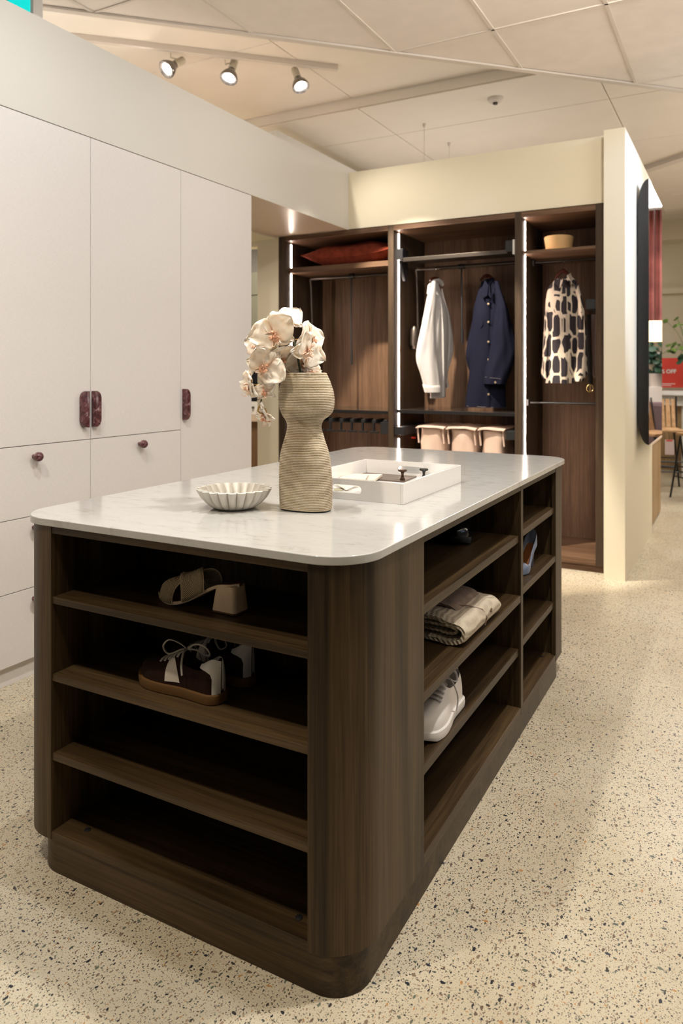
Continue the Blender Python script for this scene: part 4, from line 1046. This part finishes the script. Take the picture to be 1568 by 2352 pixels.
def bloom(px, py, doff, nrm, roll, s=1.0, spread=1.0, only=None, stem_to=None, wl=1.0):
    """nrm is given as (right, up, towards camera)"""
    bcount[0] += 1; sd = bcount[0]*3.7
    c_ = at(px, py, FD+doff)
    n_ = (RV*nrm[0]+Vector((0, 0, 1))*nrm[1]-FV*nrm[2]).normalized()
    up = Vector((0, 0, 1)); up = (up-n_*up.dot(n_)).normalized() if abs(n_.z) < .95 else RV
    up = Matrix.Rotation(roll, 3, n_) @ up; rt = up.cross(n_).normalized()
    base = MB().tube([c_-n_*.012, c_+n_*.004], [.003, .005], 8).build('bloom', M['lip2'], orc, smooth=True)
    def mtx(a, tilt):
        # petal runs outward at angle a (0 = up), tilt leans it backward/forward
        d = (up*math.cos(a)+rt*math.sin(a)); x = (up*-math.sin(a)+rt*math.cos(a))
        R_ = Matrix((x, d, n_)).transposed(); T = Matrix.Rotation(tilt, 3, 'X')
        return Matrix.Translation(c_) @ (R_ @ T).to_4x4()
    L0 = .060*s
    spec = [('s', 0, .9, .62, -.12), ('s', 2.25, .92, .58, -.2), ('s', -2.25, .92, .58, -.2), ('p', 1.32, 1.0, 1.0, .02), ('p', -1.32, 1.0, 1.0, .02)]
    for k, (ty, a, ln, wd, tl) in enumerate(spec):
        if only and k not in only: continue
        petal(L0*ln*(1+.08*math.sin(sd+k)), L0*(.66 if ty == 'p' else .40)*wd/(.62 if ty == 's' else 1)*wl, (.16 if ty == 'p' else -.1)*spread, .42, sd+k, base, mtx(a+.08*math.sin(sd*2+k), tl-.0 if spread > 0 else tl+.5), 'round' if ty == 'p' else 'oval')
    # lip: two curled side lobes, a tongue, a column, and two curly tendrils
    lp = MB()
    for sx in (-1, 1):
        g = [[c_+rt*(sx*.010*math.sin(v*2.4+.3)*s)+up*(-.004-.011*u)*s+n_*((.004+.013*math.cos(v*1.8-.7))*s) for v in [i/6 for i in range(7)]] for u in [j/4 for j in range(5)]]
        lp.grid(g)
    g = [[c_+rt*((v-.5)*.016*(math.sin(PI*min(1, u*.9+.1)))*s)+up*(-.006-.022*u)*s+n_*((.010+.010*u-.03*u*u+.004*math.cos((v-.5)*5))*s) for v in [i/6 for i in range(7)]] for u in [j/7 for j in range(8)]]
    lp.grid(g); lp.tube([c_, c_+n_*.008*s+up*.004*s, c_+n_*.016*s+up*.001*s], [.003*s, .0036*s, .0028*s], 8)
    ob = lp.build('lip', M['lip'] if bcount[0] % 3 else M['lip2'], base, smooth=True)
    md = ob.modifiers.new('thick', 'SOLIDIFY'); md.thickness = .0008
    td = MB()
    for sx in (-1, 1):
        td.tube([c_+up*(-.024)*s+n_*.008*s, c_+rt*sx*.006*s+up*(-.032)*s+n_*.012*s, c_+rt*sx*.010*s+up*(-.030)*s+n_*.020*s, c_+rt*sx*.007*s+up*(-.025)*s+n_*.021*s], .0007, 6)
    td.build('tendril', M['lip2'], base, smooth=True)
    if stem_to is not None:
        q = at(*stem_to); MB().tube([q, lerp(q, c_, .5)-n_*.01, c_-n_*.008], .0015, 6).build('pedicel', M['stemyellow'], base, smooth=True)
    return base
bloom(629, 766, -.035, (-.25, .0, .95), .35, 1.12, stem_to=(655, 758, FD+.03))
bloom(712, 776, .0, (.80, .15, .45), -.3, .98, stem_to=(676, 780, FD+.02))
bloom(708, 806, -.03, (.75, -.1, .55), -.65, .98, stem_to=(682, 800, FD+.01))
bloom(694, 830, .03, (.35, -.25, .85), .6, .9, stem_to=(686, 830, FD+.01))
bloom(611, 841, -.035, (.10, -.1, .95), -.85, 1.0, stem_to=(612, 820, FD+.03))
bloom(572, 884, -.01, (-.92, -.05, .30), .0, .95, stem_to=(604, 884, FD+.02))
bloom(606, 898, -.02, (-.1, -.1, .95), .2, .62, wl=.7, stem_to=(604, 890, FD+.02))
bloom(607, 955, -.0, (-.75, -.35, .35), .3, .78, wl=.8, stem_to=(598, 930, FD+.01))
bloom(590, 792, .04, (-.6, .2, .55), .1, .85, stem_to=(620, 795, FD+.03))
bloom(655, 735, .05, (.2, .6, .6), .5, .95, stem_to=(655, 758, FD+.03))
bloom(640, 826, .0, (.55, -.55, .55), 1.2, .95, stem_to=(612, 820, FD+.03))
bloom(665, 851, .045, (.2, -.35, .8), .0, .70, stem_to=(688, 850, FD+.015))
bloom(716, 858, .05, (.3, .2, .7), -1.2, .72, stem_to=(690, 856, FD+.015))
bd = at(598, 929, FD+.0)
MB().tube([bd, at(594, 936, FD), at(592, 944, FD), at(598, 949, FD), at(606, 950, FD)], .0022, 8).build('pedicel', M['stemyellow'], orc, smooth=True)

# --- fluted bowl
M['marblewhite'] = plain('white_marble', (.66, .62, .55), .4, var=.07, scale=22)
bc = on(538, 1166, 'z', HC2); bw = thing('fluted_bowl', 'small white marble bowl with deep fluted rim', 'bowl', tuple(bc))
def bowl_r(t, a, ins=0):
    R = lerp(.047, .0985, t**.62)-(.006 if ins else 0)
    am = lerp(.0, .0085, min(1, t*1.6))*(1 if not ins else 1.0)
    return R+am*(abs(math.sin(a*11))**.7*2-1.1)
P = []; nA = 264
for i in range(17):
    t = i/16; z = .055*t**1.15
    P.append([bc+Vector((bowl_r(t, 2*PI*k/nA)*math.cos(2*PI*k/nA), bowl_r(t, 2*PI*k/nA)*math.sin(2*PI*k/nA), z)) for k in range(nA)])
for i in range(15):
    t = 1-i/14; z = .007+.049*t**1.3
    rr = lambda k: (bowl_r(t, 2*PI*k/nA, 1)) if t > .02 else .03
    P.append([bc+Vector((rr(k)*math.cos(2*PI*k/nA), rr(k)*math.sin(2*PI*k/nA), z)) for k in range(nA)])
mb = MB().grid(P, cv=True); n0 = 0; mb.f.append(tuple(range(nA))); mb.m.append(0); o = (len(P)-1)*nA; mb.f.append(tuple(o+k for k in range(nA))); mb.m.append(0)
mb.build('bowl_body', M['marblewhite'], bw, smooth=60)

# --- tray
TX0, TX1, TY0, TY1, TZ, TH, TT = -1.222, -.852, 1.937, 2.428, HC2+.0003, .060, .0095
ty = thing('serving_tray', 'white lacquered tray with oval cut-out grips behind the vase', 'tray', ((TX0+TX1)/2, (TY0+TY1)/2, TZ))
BX('base', M['white'], ty, TX0+TT, TX1-TT, TY0+TT, TY1-TT, TZ, TZ+.007)
BX('side', M['white'], ty, TX1-TT, TX1, TY0, TY1, TZ, TZ+TH); BX('side', M['white'], ty, TX0, TX0+TT, TY0, TY1, TZ, TZ+TH)
def grip_end(y0):
    # front wall with an oval slot, built as a ring of quads
    xc = (TX0+TX1)/2; zc = TZ+.031; hw, hz = .050, .0125; n_ = 40; out, inn = [], []
    x0, x1, z0, z1 = TX0+TT, TX1-TT, TZ, TZ+TH
    for k in range(n_):
        a = 2*PI*k/n_+1e-4; c_, s_ = math.cos(a), math.sin(a)
        ix = xc+(hw-hz)*(1 if c_ > 0 else -1)+hz*c_; iz = zc+hz*s_
        inn.append((ix, iz))
        sc = min(((x1-x0)/2)/abs(c_) if abs(c_) > 1e-6 else 1e9, 9); dx, dz = ix-xc, iz-zc
        tt = min((((x1 if dx > 0 else x0)-xc)/dx) if abs(dx) > 1e-9 else 1e9, (((z1 if dz > 0 else z0)-zc)/dz) if abs(dz) > 1e-9 else 1e9)
        out.append((xc+dx*tt, zc+dz*tt))
    corners = [(x0, z0), (x1, z0), (x1, z1), (x0, z1)]
    for cxn in corners:
        j = min(range(n_), key=lambda q: (out[q][0]-cxn[0])**2+(out[q][1]-cxn[1])**2); out[j] = cxn
    mb = MB(); F = [[(x, y0, z) for x, z in out], [(x, y0, z) for x, z in inn], [(x, y0+TT, z) for x, z in inn], [(x, y0+TT, z) for x, z in out], [(x, y0, z) for x, z in out]]
    return mb.grid(F, cv=True)
grip_end(TY0).build('end_with_grip', M['white'], ty); grip_end(TY1-TT).build('end_with_grip', M['white'], ty)
zi = TZ+.0075
M['brownleather'] = plain('taupe_leather', (.11, .075, .055), .35, var=.15, scale=30)
fp = [on(x, y, 'z', zi) for x, y in ((835, 1082), (968, 1091), (928, 1108), (829, 1100))]
tag(MB().prism(fp, (0, 0, .004), bev=.001).build('leather_folder', M['brownleather'], org=tuple(fp[0])), 'taupe brown leather folder lying flat in the white tray', 'folder')
M['paper'] = plain('cream_paper', (.70, .62, .50), .7); M['paper2'] = plain('olive_card', (.36, .33, .23), .7)
np_ = [on(x, y, 'z', zi+.0125) for x, y in ((803, 1088), (878, 1089), (857, 1103), (779, 1097))]
nb = thing('notepad', 'cream notepad with a silver clip in the white tray', 'notepad', tuple(np_[0]))
MB().prism([p-Vector((0, 0, .008)) for p in np_], (0, 0, .008), bev=.0006).build('pages', M['paper'], nb)
a_, b2_ = on(840, 1102, 'z', zi+.016), on(846, 1092, 'z', zi+.016)
MB().tube([a_, b2_], .0022, 8).build('clip', M['chrome'], nb, smooth=True)
def card(name, pts, z, lab, mat, cat='card', th=.0012, dz=(0, 0, 0, 0)):
    q = [on(x, y, 'z', z) for x, y in pts]; q = [p+Vector((0, 0, e)) for p, e in zip(q, dz)]
    return tag(MB().prism(q, (0, 0, th)).build(name, mat, org=tuple(q[0])), lab, cat)
card('folded_card', ((762, 1111), (828, 1116), (795, 1126), (762, 1113)), zi+.003, 'cream folded card showing through the near grip of the tray', M['paper'], dz=(.012, .008, .0, .008))
card('olive_card', ((764, 1122), (790, 1120), (786, 1128), (764, 1128)), zi, 'olive green card lying under the cream folded card', M['paper2'])
M['bronze'] = plain('dark_bronze', (.06, .032, .02), .3, metal=.8)
def metal_knob(px, py, lab, mat, zb):
    c_ = on(px, py, 'z', zb); t = thing('cabinet_knob', lab, 'knob', tuple(c_), group='loose metal knobs in the tray')
    MB().lathe([(0, 0), (.0095, 0), (.0095, .004), (.006, .009), (.0042, .018), (.006, .026), (.012, .030)], c_, 28).build('stem', mat, t, smooth=40)
    MB().lathe([(0, .029), (.0145, .0295), (.0155, .0315), (.0155, .034), (.014, .036), (0, .037)], c_, 28).build('head', mat, t, smooth=40)
metal_knob(924, 1102.5, 'bronze knob standing on the leather folder in the tray', M['bronze'], zi+.0045)
metal_knob(973, 1100, 'matt black knob at the right wall of the tray', plain('matt_black_metal', (.03, .03, .025), .5, metal=.5), zi)

# ================================================================== shoes and knitwear
def W_prof(u):   # half width along the foot, 0 = toe, 1 = heel
    w_ = smin([(0, .030), (.12, .0405), (.26, .0475), (.42, .044), (.6, .035), (.78, .034), (.9, .0335), (1, .032)], u)
    if u < .17: w_ *= max(.0, 1-((.17-u)/.17)**2)**.5
    if u > .88: w_ *= max(.0, 1-((u-.88)/.12)**2.2)**.5
    return max(w_, .0008)
def shoe_pt(u, s, Lh, hs=1, out=0, open_=True, ws=1):
    w_ = W_prof(u)*ws; H = smin([(0, .028), (.06, .040), (.2, .050), (.38, .066), (.55, .088), (.66, .080), (.8, .078), (.93, .098), (1, .094)], u)*hs
    x = (u-.5)*Lh; a = PI*s; c_, sn = math.cos(a), math.sin(a)
    z = H*abs(sn)**.62; y = w_*(1 if c_ > 0 else -1)*abs(c_)**.8*(1-.22*(abs(sn)**2))
    y += math.copysign(out, c_) if abs(c_) > .3 else 0; z += out*sn
    return Vector((x, y, z+.022))
def shoe(name, label, loc, rz, cols, Lh=.285, mirror=1, group=None, laces=True, stripe=None, tab=None, size=1):
    t = thing(name, label, 'shoe', loc, rz, group); t.scale = (size,)*3
    up, sl, lc = cols
    nu, ns = 40, 32; mb = MB()
    def opening(u, s):   # 0..1, how much the top is pushed down for the foot opening
        m_ = max(0, min(1, (u-.56)/.06))*max(0, min(1, (.965-u)/.03)); n_ = max(0, 1-abs(s-.5)/.27)
        return m_*min(1, n_*2.4)
    P = []
    for i in range(nu+1):
        u = .5-.5*math.cos(PI*i/nu); row = []
        for j in range(ns+1):
            s = j/ns; p = shoe_pt(u, s, Lh); o_ = opening(u, s)
            if o_ > 0: p.z = lerp(p.z, .04, o_*.95)
            p.y *= mirror; row.append(p)
        P.append(row)
    mb.grid(P); mb.build('upper', up, t, local=True, smooth=80)
    # sole
    out = []; n_ = 44
    for sg in (1, -1):
        for i in range(n_):
            u = .5-.5*math.cos(PI*i/n_); u = u if sg > 0 else 1-u
            out.append((u, sg))
    ring = lambda z, e, fx=0: [Vector(((u-.5)*(Lh+e*2), (W_prof(u)+e)*sg*mirror, z+.012*max(0, .12-u)/.12*(1 if z < .01 else .5))) for u, sg in out]
    R_ = [ring(0, .000), ring(.002, .005), ring(.014, .0065), ring(.025, .0055), ring(.027, .001)]
    mb = MB().grid(R_, cv=True); k0 = len(out); mb.f.append(tuple(range(k0))); mb.m.append(0); mb.f.append(tuple(4*k0+k for k in range(k0))); mb.m.append(0)
    mb.build('sole', sl, t, local=True, smooth=50)
    def patch(name, mat, poly_u, poly_s, out_=.0015, lab=None):
        g = [[None]*9 for _ in range(9)]
        for i in range(9):
            for j in range(9):
                s = lerp(poly_s[0], poly_s[1], j/8); uu = lerp(poly_u(s)[0], poly_u(s)[1], i/8)
                p = shoe_pt(uu, s, Lh, out=out_); p.y *= mirror; g[i][j] = p
        return MB().grid(g).build(name, mat, t, local=True, smooth=True, label=lab)
    if stripe:
        for side in ((.02, .34), (.98, .66)):
            patch('side_stripe', stripe, lambda s: ((.43-.10*min(s, 1-s)*0, .60-.35*min(s, 1-s))), side, lab='cream side stripe')
    if tab:
        patch('heel_tab', tab, lambda s: (lerp(.955, .80, min(1, max(0, (min(s, 1-s)-.12)/.14))), .999), (.0, .36), lab='white heel tab')
        patch('heel_tab', tab, lambda s: (lerp(.955, .80, min(1, max(0, (min(s, 1-s)-.12)/.14))), .999), (1.0, .64), lab='white heel tab')
        g = [[shoe_pt(.9995, s, Lh, out=.001)+Vector((.0015, 0, -(1-r)*.0)) for s in [k/16 for k in range(17)]] for r in (0, 1)]
        g[1] = [Vector((p.x, p.y, max(.022, p.z*.15+.02))) for p in g[0]]
        for r_ in g:
            for p in r_: p.y *= mirror
        MB().grid(g).build('heel_tab', tab, t, local=True, smooth=True, label='white heel tab')
    if laces:
        lm = MB()
        for k in range(5):
            u = .33+k*.05; z = shoe_pt(u, .5, Lh).z
            pts = [shoe_pt(u+.012*(s-.5), s, Lh, out=.004) for s in (.30, .38, .46, .54, .62, .70)]
            for p in pts: p.y *= mirror
            lm.tube(pts, .0038, 6, flat=.4, up=(0, 0, 1))
        kp = shoe_pt(.57, .5, Lh, out=.008); kp.y *= mirror
        def lace(offs, r=.0036):
            q_ = [kp+Vector((a, b_*mirror, c_)) for a, b_, c_ in offs]; sm = []
            for i in range(len(q_)-1):
                a0, a1, a2, a3 = q_[max(i-1, 0)], q_[i], q_[i+1], q_[min(i+2, len(q_)-1)]
                for t in (0, .25, .5, .75): sm.append(.5*((2*a1)+(-a0+a2)*t+(2*a0-5*a1+4*a2-a3)*t*t+(-a0+3*a1-3*a2+a3)*t**3))
            lm.tube(sm+[q_[-1]], r, 8, flat=.5)
        lace([(0, 0, 0), (-.005, -.028, .004), (-.004, -.046, -.02), (.004, -.052, -.05), (-.006, -.053, -.078), (-.012, -.054, -.088)])
        lace([(0, 0, 0), (.018, -.014, .012), (.045, -.024, .006), (.058, -.028, -.012), (.040, -.034, -.022), (.014, -.022, -.008), (0, 0, 0)])
        lace([(0, 0, 0), (-.016, .014, .018), (-.046, .024, .024), (-.062, .030, .004), (-.040, .030, -.012), (-.012, .012, 0), (0, 0, 0)])
        lace([(0, 0, 0), (.012, .026, .002), (.024, .046, -.02), (.03, .050, -.05)])
        lm.build('laces', lc, t, local=True, smooth=True)
    return t
M['brownsuede'] = plain('dark_brown_suede', (.020, .007, .004), .85, var=.2, scale=60, spec=.15)
M['gum'] = plain('gum_rubber', (.13, .062, .016), .45)
M['creamleather'] = plain('cream_leather', (.62, .56, .48), .5)
M['lace'] = plain('off_white_lace', (.46, .43, .38), .85)
M['whiteleather'] = plain('white_leather', (.74, .70, .66), .4, var=.02, scale=20)
M['greywhite'] = plain('white_leather_tab', (.60, .58, .54), .45)
shz = .5143
g_ = 'pair of brown sneakers on the second shelf'
ang1 = math.atan2(1.405-1.425, -1.10+1.385)
shoe('brown_sneaker', 'dark brown sneaker with gum sole, nearer one of the pair', (-1.217, 1.411, shz), ang1, (M['brownsuede'], M['gum'], M['lace']), .30, -1, stripe=M['creamleather'], tab=M['greywhite'], group=g_, size=.885)
shoe('brown_sneaker', 'dark brown sneaker standing behind and half hidden by its pair', (-1.212, 1.519, shz), ang1+.06, (M['brownsuede'], M['gum'], M['lace']), .30, 1, stripe=M['creamleather'], tab=M['greywhite'], group=g_, size=.885)
# white sneaker on the side shelf: toe towards the front of the island
shoe('white_sneaker', 'all-white leather sneaker on the third side shelf', (-.752, 1.945, .3198), PI/2, (M['whiteleather'], plain('white_rubber', (.70, .67, .63), .5), plain('grey_white_lace', (.45, .42, .42), .8)), .285, 1)
# black shoes, hardly visible in the top bay
bs = (plain('black_patent', (.006, .006, .007), .15), plain('black_rubber', (.01, .01, .011), .3), M['blackplastic'])
for dx, lb in ((0, 'shiny black shoe in the dark top side bay, nearer one'), (-.12, 'shiny black shoe in the dark top side bay, farther inside')):
    shoe('black_shoe', lb, (-.88+dx, 2.46+dx*.1, .7198), PI/2+.35, bs, .25, 1, laces=False, group='pair of black shoes in the top side bay')

# --- block heel mule
M['raffia'] = None
m, nt, b = new_mat('woven_raffia')
v = coords(nt, (1, 1, 1)); wv1 = N(nt, 'ShaderNodeTexWave', Scale=95.0, Distortion=.6); L(nt, coords(nt, (1, 1, 1), (0, .8, .4)), wv1.inputs['Vector'])
wv2 = N(nt, 'ShaderNodeTexWave', Scale=95.0, Distortion=.6); L(nt, coords(nt, (1, 1, 1), (0, -.8, -.4)), wv2.inputs['Vector'])
mu = N(nt, 'ShaderNodeMath', operation='MULTIPLY'); L(nt, wv1.outputs['Fac'], mu.inputs[0]); L(nt, wv2.outputs['Fac'], mu.inputs[1])
L(nt, ramp(nt, mu.outputs[0], [(.05, (.16, .11, .05)), (.35, (.78, .62, .38))]), b.inputs['Base Color']); b.inputs['Roughness'].default_value = .8; bump(nt, b, mu.outputs[0], .8, .002); M['raffia'] = m
M['tanleather'] = plain('tan_leather', (.80, .62, .40), .5, var=.05, scale=60); M['insole'] = plain('brown_insole', (.10, .035, .015), .45)
mz = .7175; ml = thing('heeled_mule', 'beige block-heel mule with crossed woven straps on the top shelf', 'shoe', (-1.195, 1.452, mz), math.atan2(-.005, .275))
Lm = .262
def fb(u): return smin([(0, .012), (.12, .006), (.28, .006), (.45, .018), (.65, .046), (.8, .064), (1, .070)], u)
def fwid(u): return smin([(0, .006), (.06, .020), (.18, .034), (.32, .038), (.5, .030), (.75, .026), (.93, .024), (1, .008)], u)
def slab(z0, z1, e, name, mat):
    top, bot = [], []
    P = []
    for i in range(33):
        u = i/32; x = (u-.5)*Lm; w_ = fwid(u)+e
        P.append([(x, -w_, fb(u)+z0), (x, -w_, fb(u)+z1), (x, -w_*.5, fb(u)+z1), (x, 0, fb(u)+z1), (x, w_*.5, fb(u)+z1), (x, w_, fb(u)+z1), (x, w_, fb(u)+z0), (x, 0, fb(u)+z0)])
    MB().grid(P, cv=True).build(name, mat, ml, local=True, smooth=40)
slab(-.006, 0, 0, 'outsole', M['tanleather']); slab(.0002, .003, -.0015, 'insole', M['insole']); slab(-.004, .0015, .001, 'edge_binding', M['tanleather'])
hp = lambda x0, x1, y, z, r=.010: [(px_, py_, z) for px_, py_, _ in rrect(x0, x1, -y, y, r, n=5)]
a_ = hp(.052, .118, .024, .004); b_ = hp(.068, .126, .021, .060)
h0 = [Vector(p) for p in hp(.060, .134, .0285, .004)]; h1 = [Vector(p) for p in hp(.068, .127, .0245, .058)]
h1 = [Vector((p.x, p.y, fb(min(1, p.x/Lm+.5))-.004)) for p in h1]
mb = MB().grid([h0, h1], cv=True); nn_ = len(h0); mb.f.append(tuple(range(nn_))); mb.m.append(0); mb.build('block_heel', M['tanleather'], ml, local=True, smooth=40)
MB().prism([Vector((p.x, p.y, 0)) for p in h0], (0, 0, .004)).build('heel_tip', M['gum'], ml, local=True)
def strap(xa, skew, wdt, hh, name):
    P = []
    for i in range(29):
        a = PI*i/28; row = []
        for j in range(9):
            e = (j/8-.5)*wdt; x = xa+skew*math.cos(a)+e; u = min(1, max(0, x/Lm+.5))
            w_ = fwid(min(.5, u))+.0025; hgt = hh
            row.append(Vector((x, -w_*math.copysign(abs(math.cos(a))**.8, math.cos(a)), fb(u)-.002+hgt*math.sin(a)**.8)))
        P.append(row)
    ob = MB().grid(P).build(name, [M['raffia']], ml, local=True, smooth=True); md = ob.modifiers.new('t', 'SOLIDIFY'); md.thickness = .0018; md.offset = 1
    for j in (0, 8): MB().tube([r[j] for r in P], .0016, 6).build('strap_edge', M['tanleather'], ob, local=True, smooth=True)
strap(-.030, -.050, .050, .060, 'front_strap'); strap(-.024, .032, .066, .066, 'rear_strap')

# --- blue-grey pump
M['bluegrey'] = plain('blue_grey_satin', (.14, .17, .24), .3)
M['orangelining'] = plain('orange_brown_lining', (.22, .07, .015), .5)
ph = thing('heeled_pump', 'blue-grey high-heeled pump half hidden by the divider', 'shoe', (-.745, 2.85, .5285), PI/2-.12)
def pf(u): return smin([(0, .004), (.2, .004), (.36, .010), (.6, .045), (.8, .078), (1, .090)], u)
def pw(u): return smin([(0, .004), (.08, .020), (.22, .034), (.35, .036), (.6, .026), (.85, .025), (.97, .018), (1, .006)], u)
P = []; LP = .20
for i in range(37):
    u = i/36; row = []
    for j in range(25):
        s = j/24; a = PI*s; H_ = smin([(0, .012), (.15, .034), (.3, .040), (.42, .026), (.6, .022), (.8, .038), (.95, .056), (1, .056)], u)
        z = pf(u)+H_*abs(math.sin(a))**.6; y = pw(u)*math.copysign(abs(math.cos(a))**.8, math.cos(a))
        o_ = max(0, min(1, (u-.3)/.05))*max(0, min(1, (.97-u)/.03))*min(1, max(0, 1-abs(s-.5)/.30)*3)
        z = lerp(z, pf(u)+.003, o_*.97); row.append(Vector(((u-.5)*LP, y, z)))
    P.append(row)
MB().grid(P).build('upper', M['bluegrey'], ph, local=True, smooth=70)
P2 = [[Vector(((u-.5)*LP, v*pw(u)*.9, pf(u)+.0045)) for v in (-1, -.5, 0, .5, 1)] for u in [.3+.66*k/20 for k in range(21)]]
MB().grid(P2).build('insole', M['orangelining'], ph, local=True, smooth=True)
P3 = [[Vector(((u-.5)*LP, v*pw(u), pf(u)-.004*(1 if abs(v) < 1 else 0))) for v in (-1, -.5, 0, .5, 1)] for u in [k/30 for k in range(31)]]
MB().grid(P3).build('outsole', M['blackplastic'], ph, local=True, smooth=True)
MB().lathe([(0, 0), (.005, 0), (.0055, .03), (.009, .065), (.016, .086), (0, .086)], (.085, 0, 0), 16).build('stiletto_heel', M['bluegrey'], ph, local=True, smooth=True)

# --- folded knit
m, nt, b = new_mat('cable_knit')
wv = N(nt, 'ShaderNodeTexWave', Scale=27.0, Distortion=.7, Detail=2.0); wv.bands_direction = 'X'; L(nt, coords(nt, (1, 1, 1), (0, .7, 0)), wv.inputs['Vector'])
wy = N(nt, 'ShaderNodeTexWave', Scale=70.0, Distortion=1.2, Detail=2.0); wy.bands_direction = 'Y'; L(nt, coords(nt), wy.inputs['Vector'])
ad = N(nt, 'ShaderNodeMath', operation='ADD'); L(nt, wv.outputs['Fac'], ad.inputs[0]); L(nt, wy.outputs['Fac'], ad.inputs[1])
hf = N(nt, 'ShaderNodeMath', operation='MULTIPLY'); L(nt, ad.outputs[0], hf.inputs[0]); hf.inputs[1].default_value = .5
L(nt, ramp(nt, hf.outputs[0], [(.12, (.44, .35, .25)), (.55, (.76, .66, .51))]), b.inputs['Base Color']); b.inputs['Roughness'].default_value = .95; bump(nt, b, hf.outputs[0], 1, .004); M['knit'] = m
KZ = .5095; kn = thing('folded_cardigan', 'cream cable-knit cardigan folded into a bundle on the second side shelf', 'cardigan', (-.80, 2.19, KZ))
def sheet(path, y0, y1, th, name, mat, taper=.0, wob=.003, bulge=0):
    """a folded layer: path is an XZ polyline swept from y0 to y1 with rounded ends"""
    path = [Vector((x, 0, z)) for x, z in path]
    # resample smooth
    pts = []
    for i in range(len(path)-1):
        for k in range(4):
            t = k/4; p0 = path[max(i-1, 0)]; p1 = path[i]; p2 = path[i+1]; p3 = path[min(i+2, len(path)-1)]
            pts.append(.5*((2*p1)+(-p0+p2)*t+(2*p0-5*p1+4*p2-p3)*t*t+(-p0+3*p1-3*p2+p3)*t**3))
    pts.append(path[-1]); nY = 40; mb = MB(); P = []
    n_ = len(pts); norms = []
    for i in range(n_):
        t = (pts[min(i+1, n_-1)]-pts[max(i-1, 0)]).normalized(); norms.append(Vector((t.z, 0, -t.x)))
    for i in range(nY+1):
        v = i/nY; y = lerp(y0, y1, v); e = min(v, 1-v)*nY; f_ = min(1, .55+e*.15)
        row = []
        cx_ = sum(p.x for p in pts)/n_; 
        for sgn in (1, -1):
            seq = range(n_) if sgn > 0 else range(n_-1, -1, -1)
            for j in seq:
                p = pts[j]+norms[j]*(sgn*th/2*f_)
                w_ = wob*noise.noise(Vector((p.x*30, y*25, p.z*30)))
                sc = 1-taper*max(0, v-.75)/.25
                row.append(Vector((cx_+(p.x-cx_)*1+w_, y+.01*noise.noise(Vector((j*.2, v, 3))), max(KZ+.0005, KZ+(p.z-KZ)*sc+w_))))
        P.append(row)
    mb.grid(P, cv=True); m_ = len(P[0]); mb.f.append(tuple(range(m_))); mb.m.append(0); mb.f.append(tuple(nY*m_+k for k in range(m_))); mb.m.append(0)
    return mb.build(name, mat, kn, smooth=70)
sheet([(-.86, KZ+.010), (-.78, KZ+.010), (-.735, KZ+.010), (-.712, KZ+.016), (-.700, KZ+.036), (-.712, KZ+.056), (-.745, KZ+.064), (-.80, KZ+.072), (-.87, KZ+.074)], 2.015, 2.375, .020, 'outer_fold', M['knit'], .25)
sheet([(-.86, KZ+.034), (-.78, KZ+.032), (-.735, KZ+.032), (-.728, KZ+.040), (-.740, KZ+.048), (-.80, KZ+.052), (-.87, KZ+.053)], 2.03, 2.36, .013, 'inner_fold', M['knit'], .3)
M['taupeknit'] = plain('taupe_jersey', (.25, .18, .14), .95, var=.2, scale=60, bmp=.4, bdist=.002)
sheet([(-.93, KZ+.08), (-.87, KZ+.088), (-.80, KZ+.088), (-.765, KZ+.080), (-.750, KZ+.070)], 2.10, 2.36, .012, 'collar_fold', M['taupeknit'], .4)
cpts = [(-.695+.0, 2.20, KZ+.012), (-.688, 2.20, KZ+.036), (-.700, 2.19, KZ+.062), (-.735, 2.16, KZ+.077), (-.78, 2.12, KZ+.085), (-.83, 2.08, KZ+.088)]
MB().tube(cpts, .0022, 8).build('edge_cord', M['taupeknit'], kn, smooth=True)
MB().lathe([(0, 0), (.007, 0), (.007, .003), (.004, .0035), (0, .002)], (-.690, 2.245, KZ+.046), 18, axis='x').build('button', plain('horn_button', (.16, .11, .05), .4), kn, smooth=True)
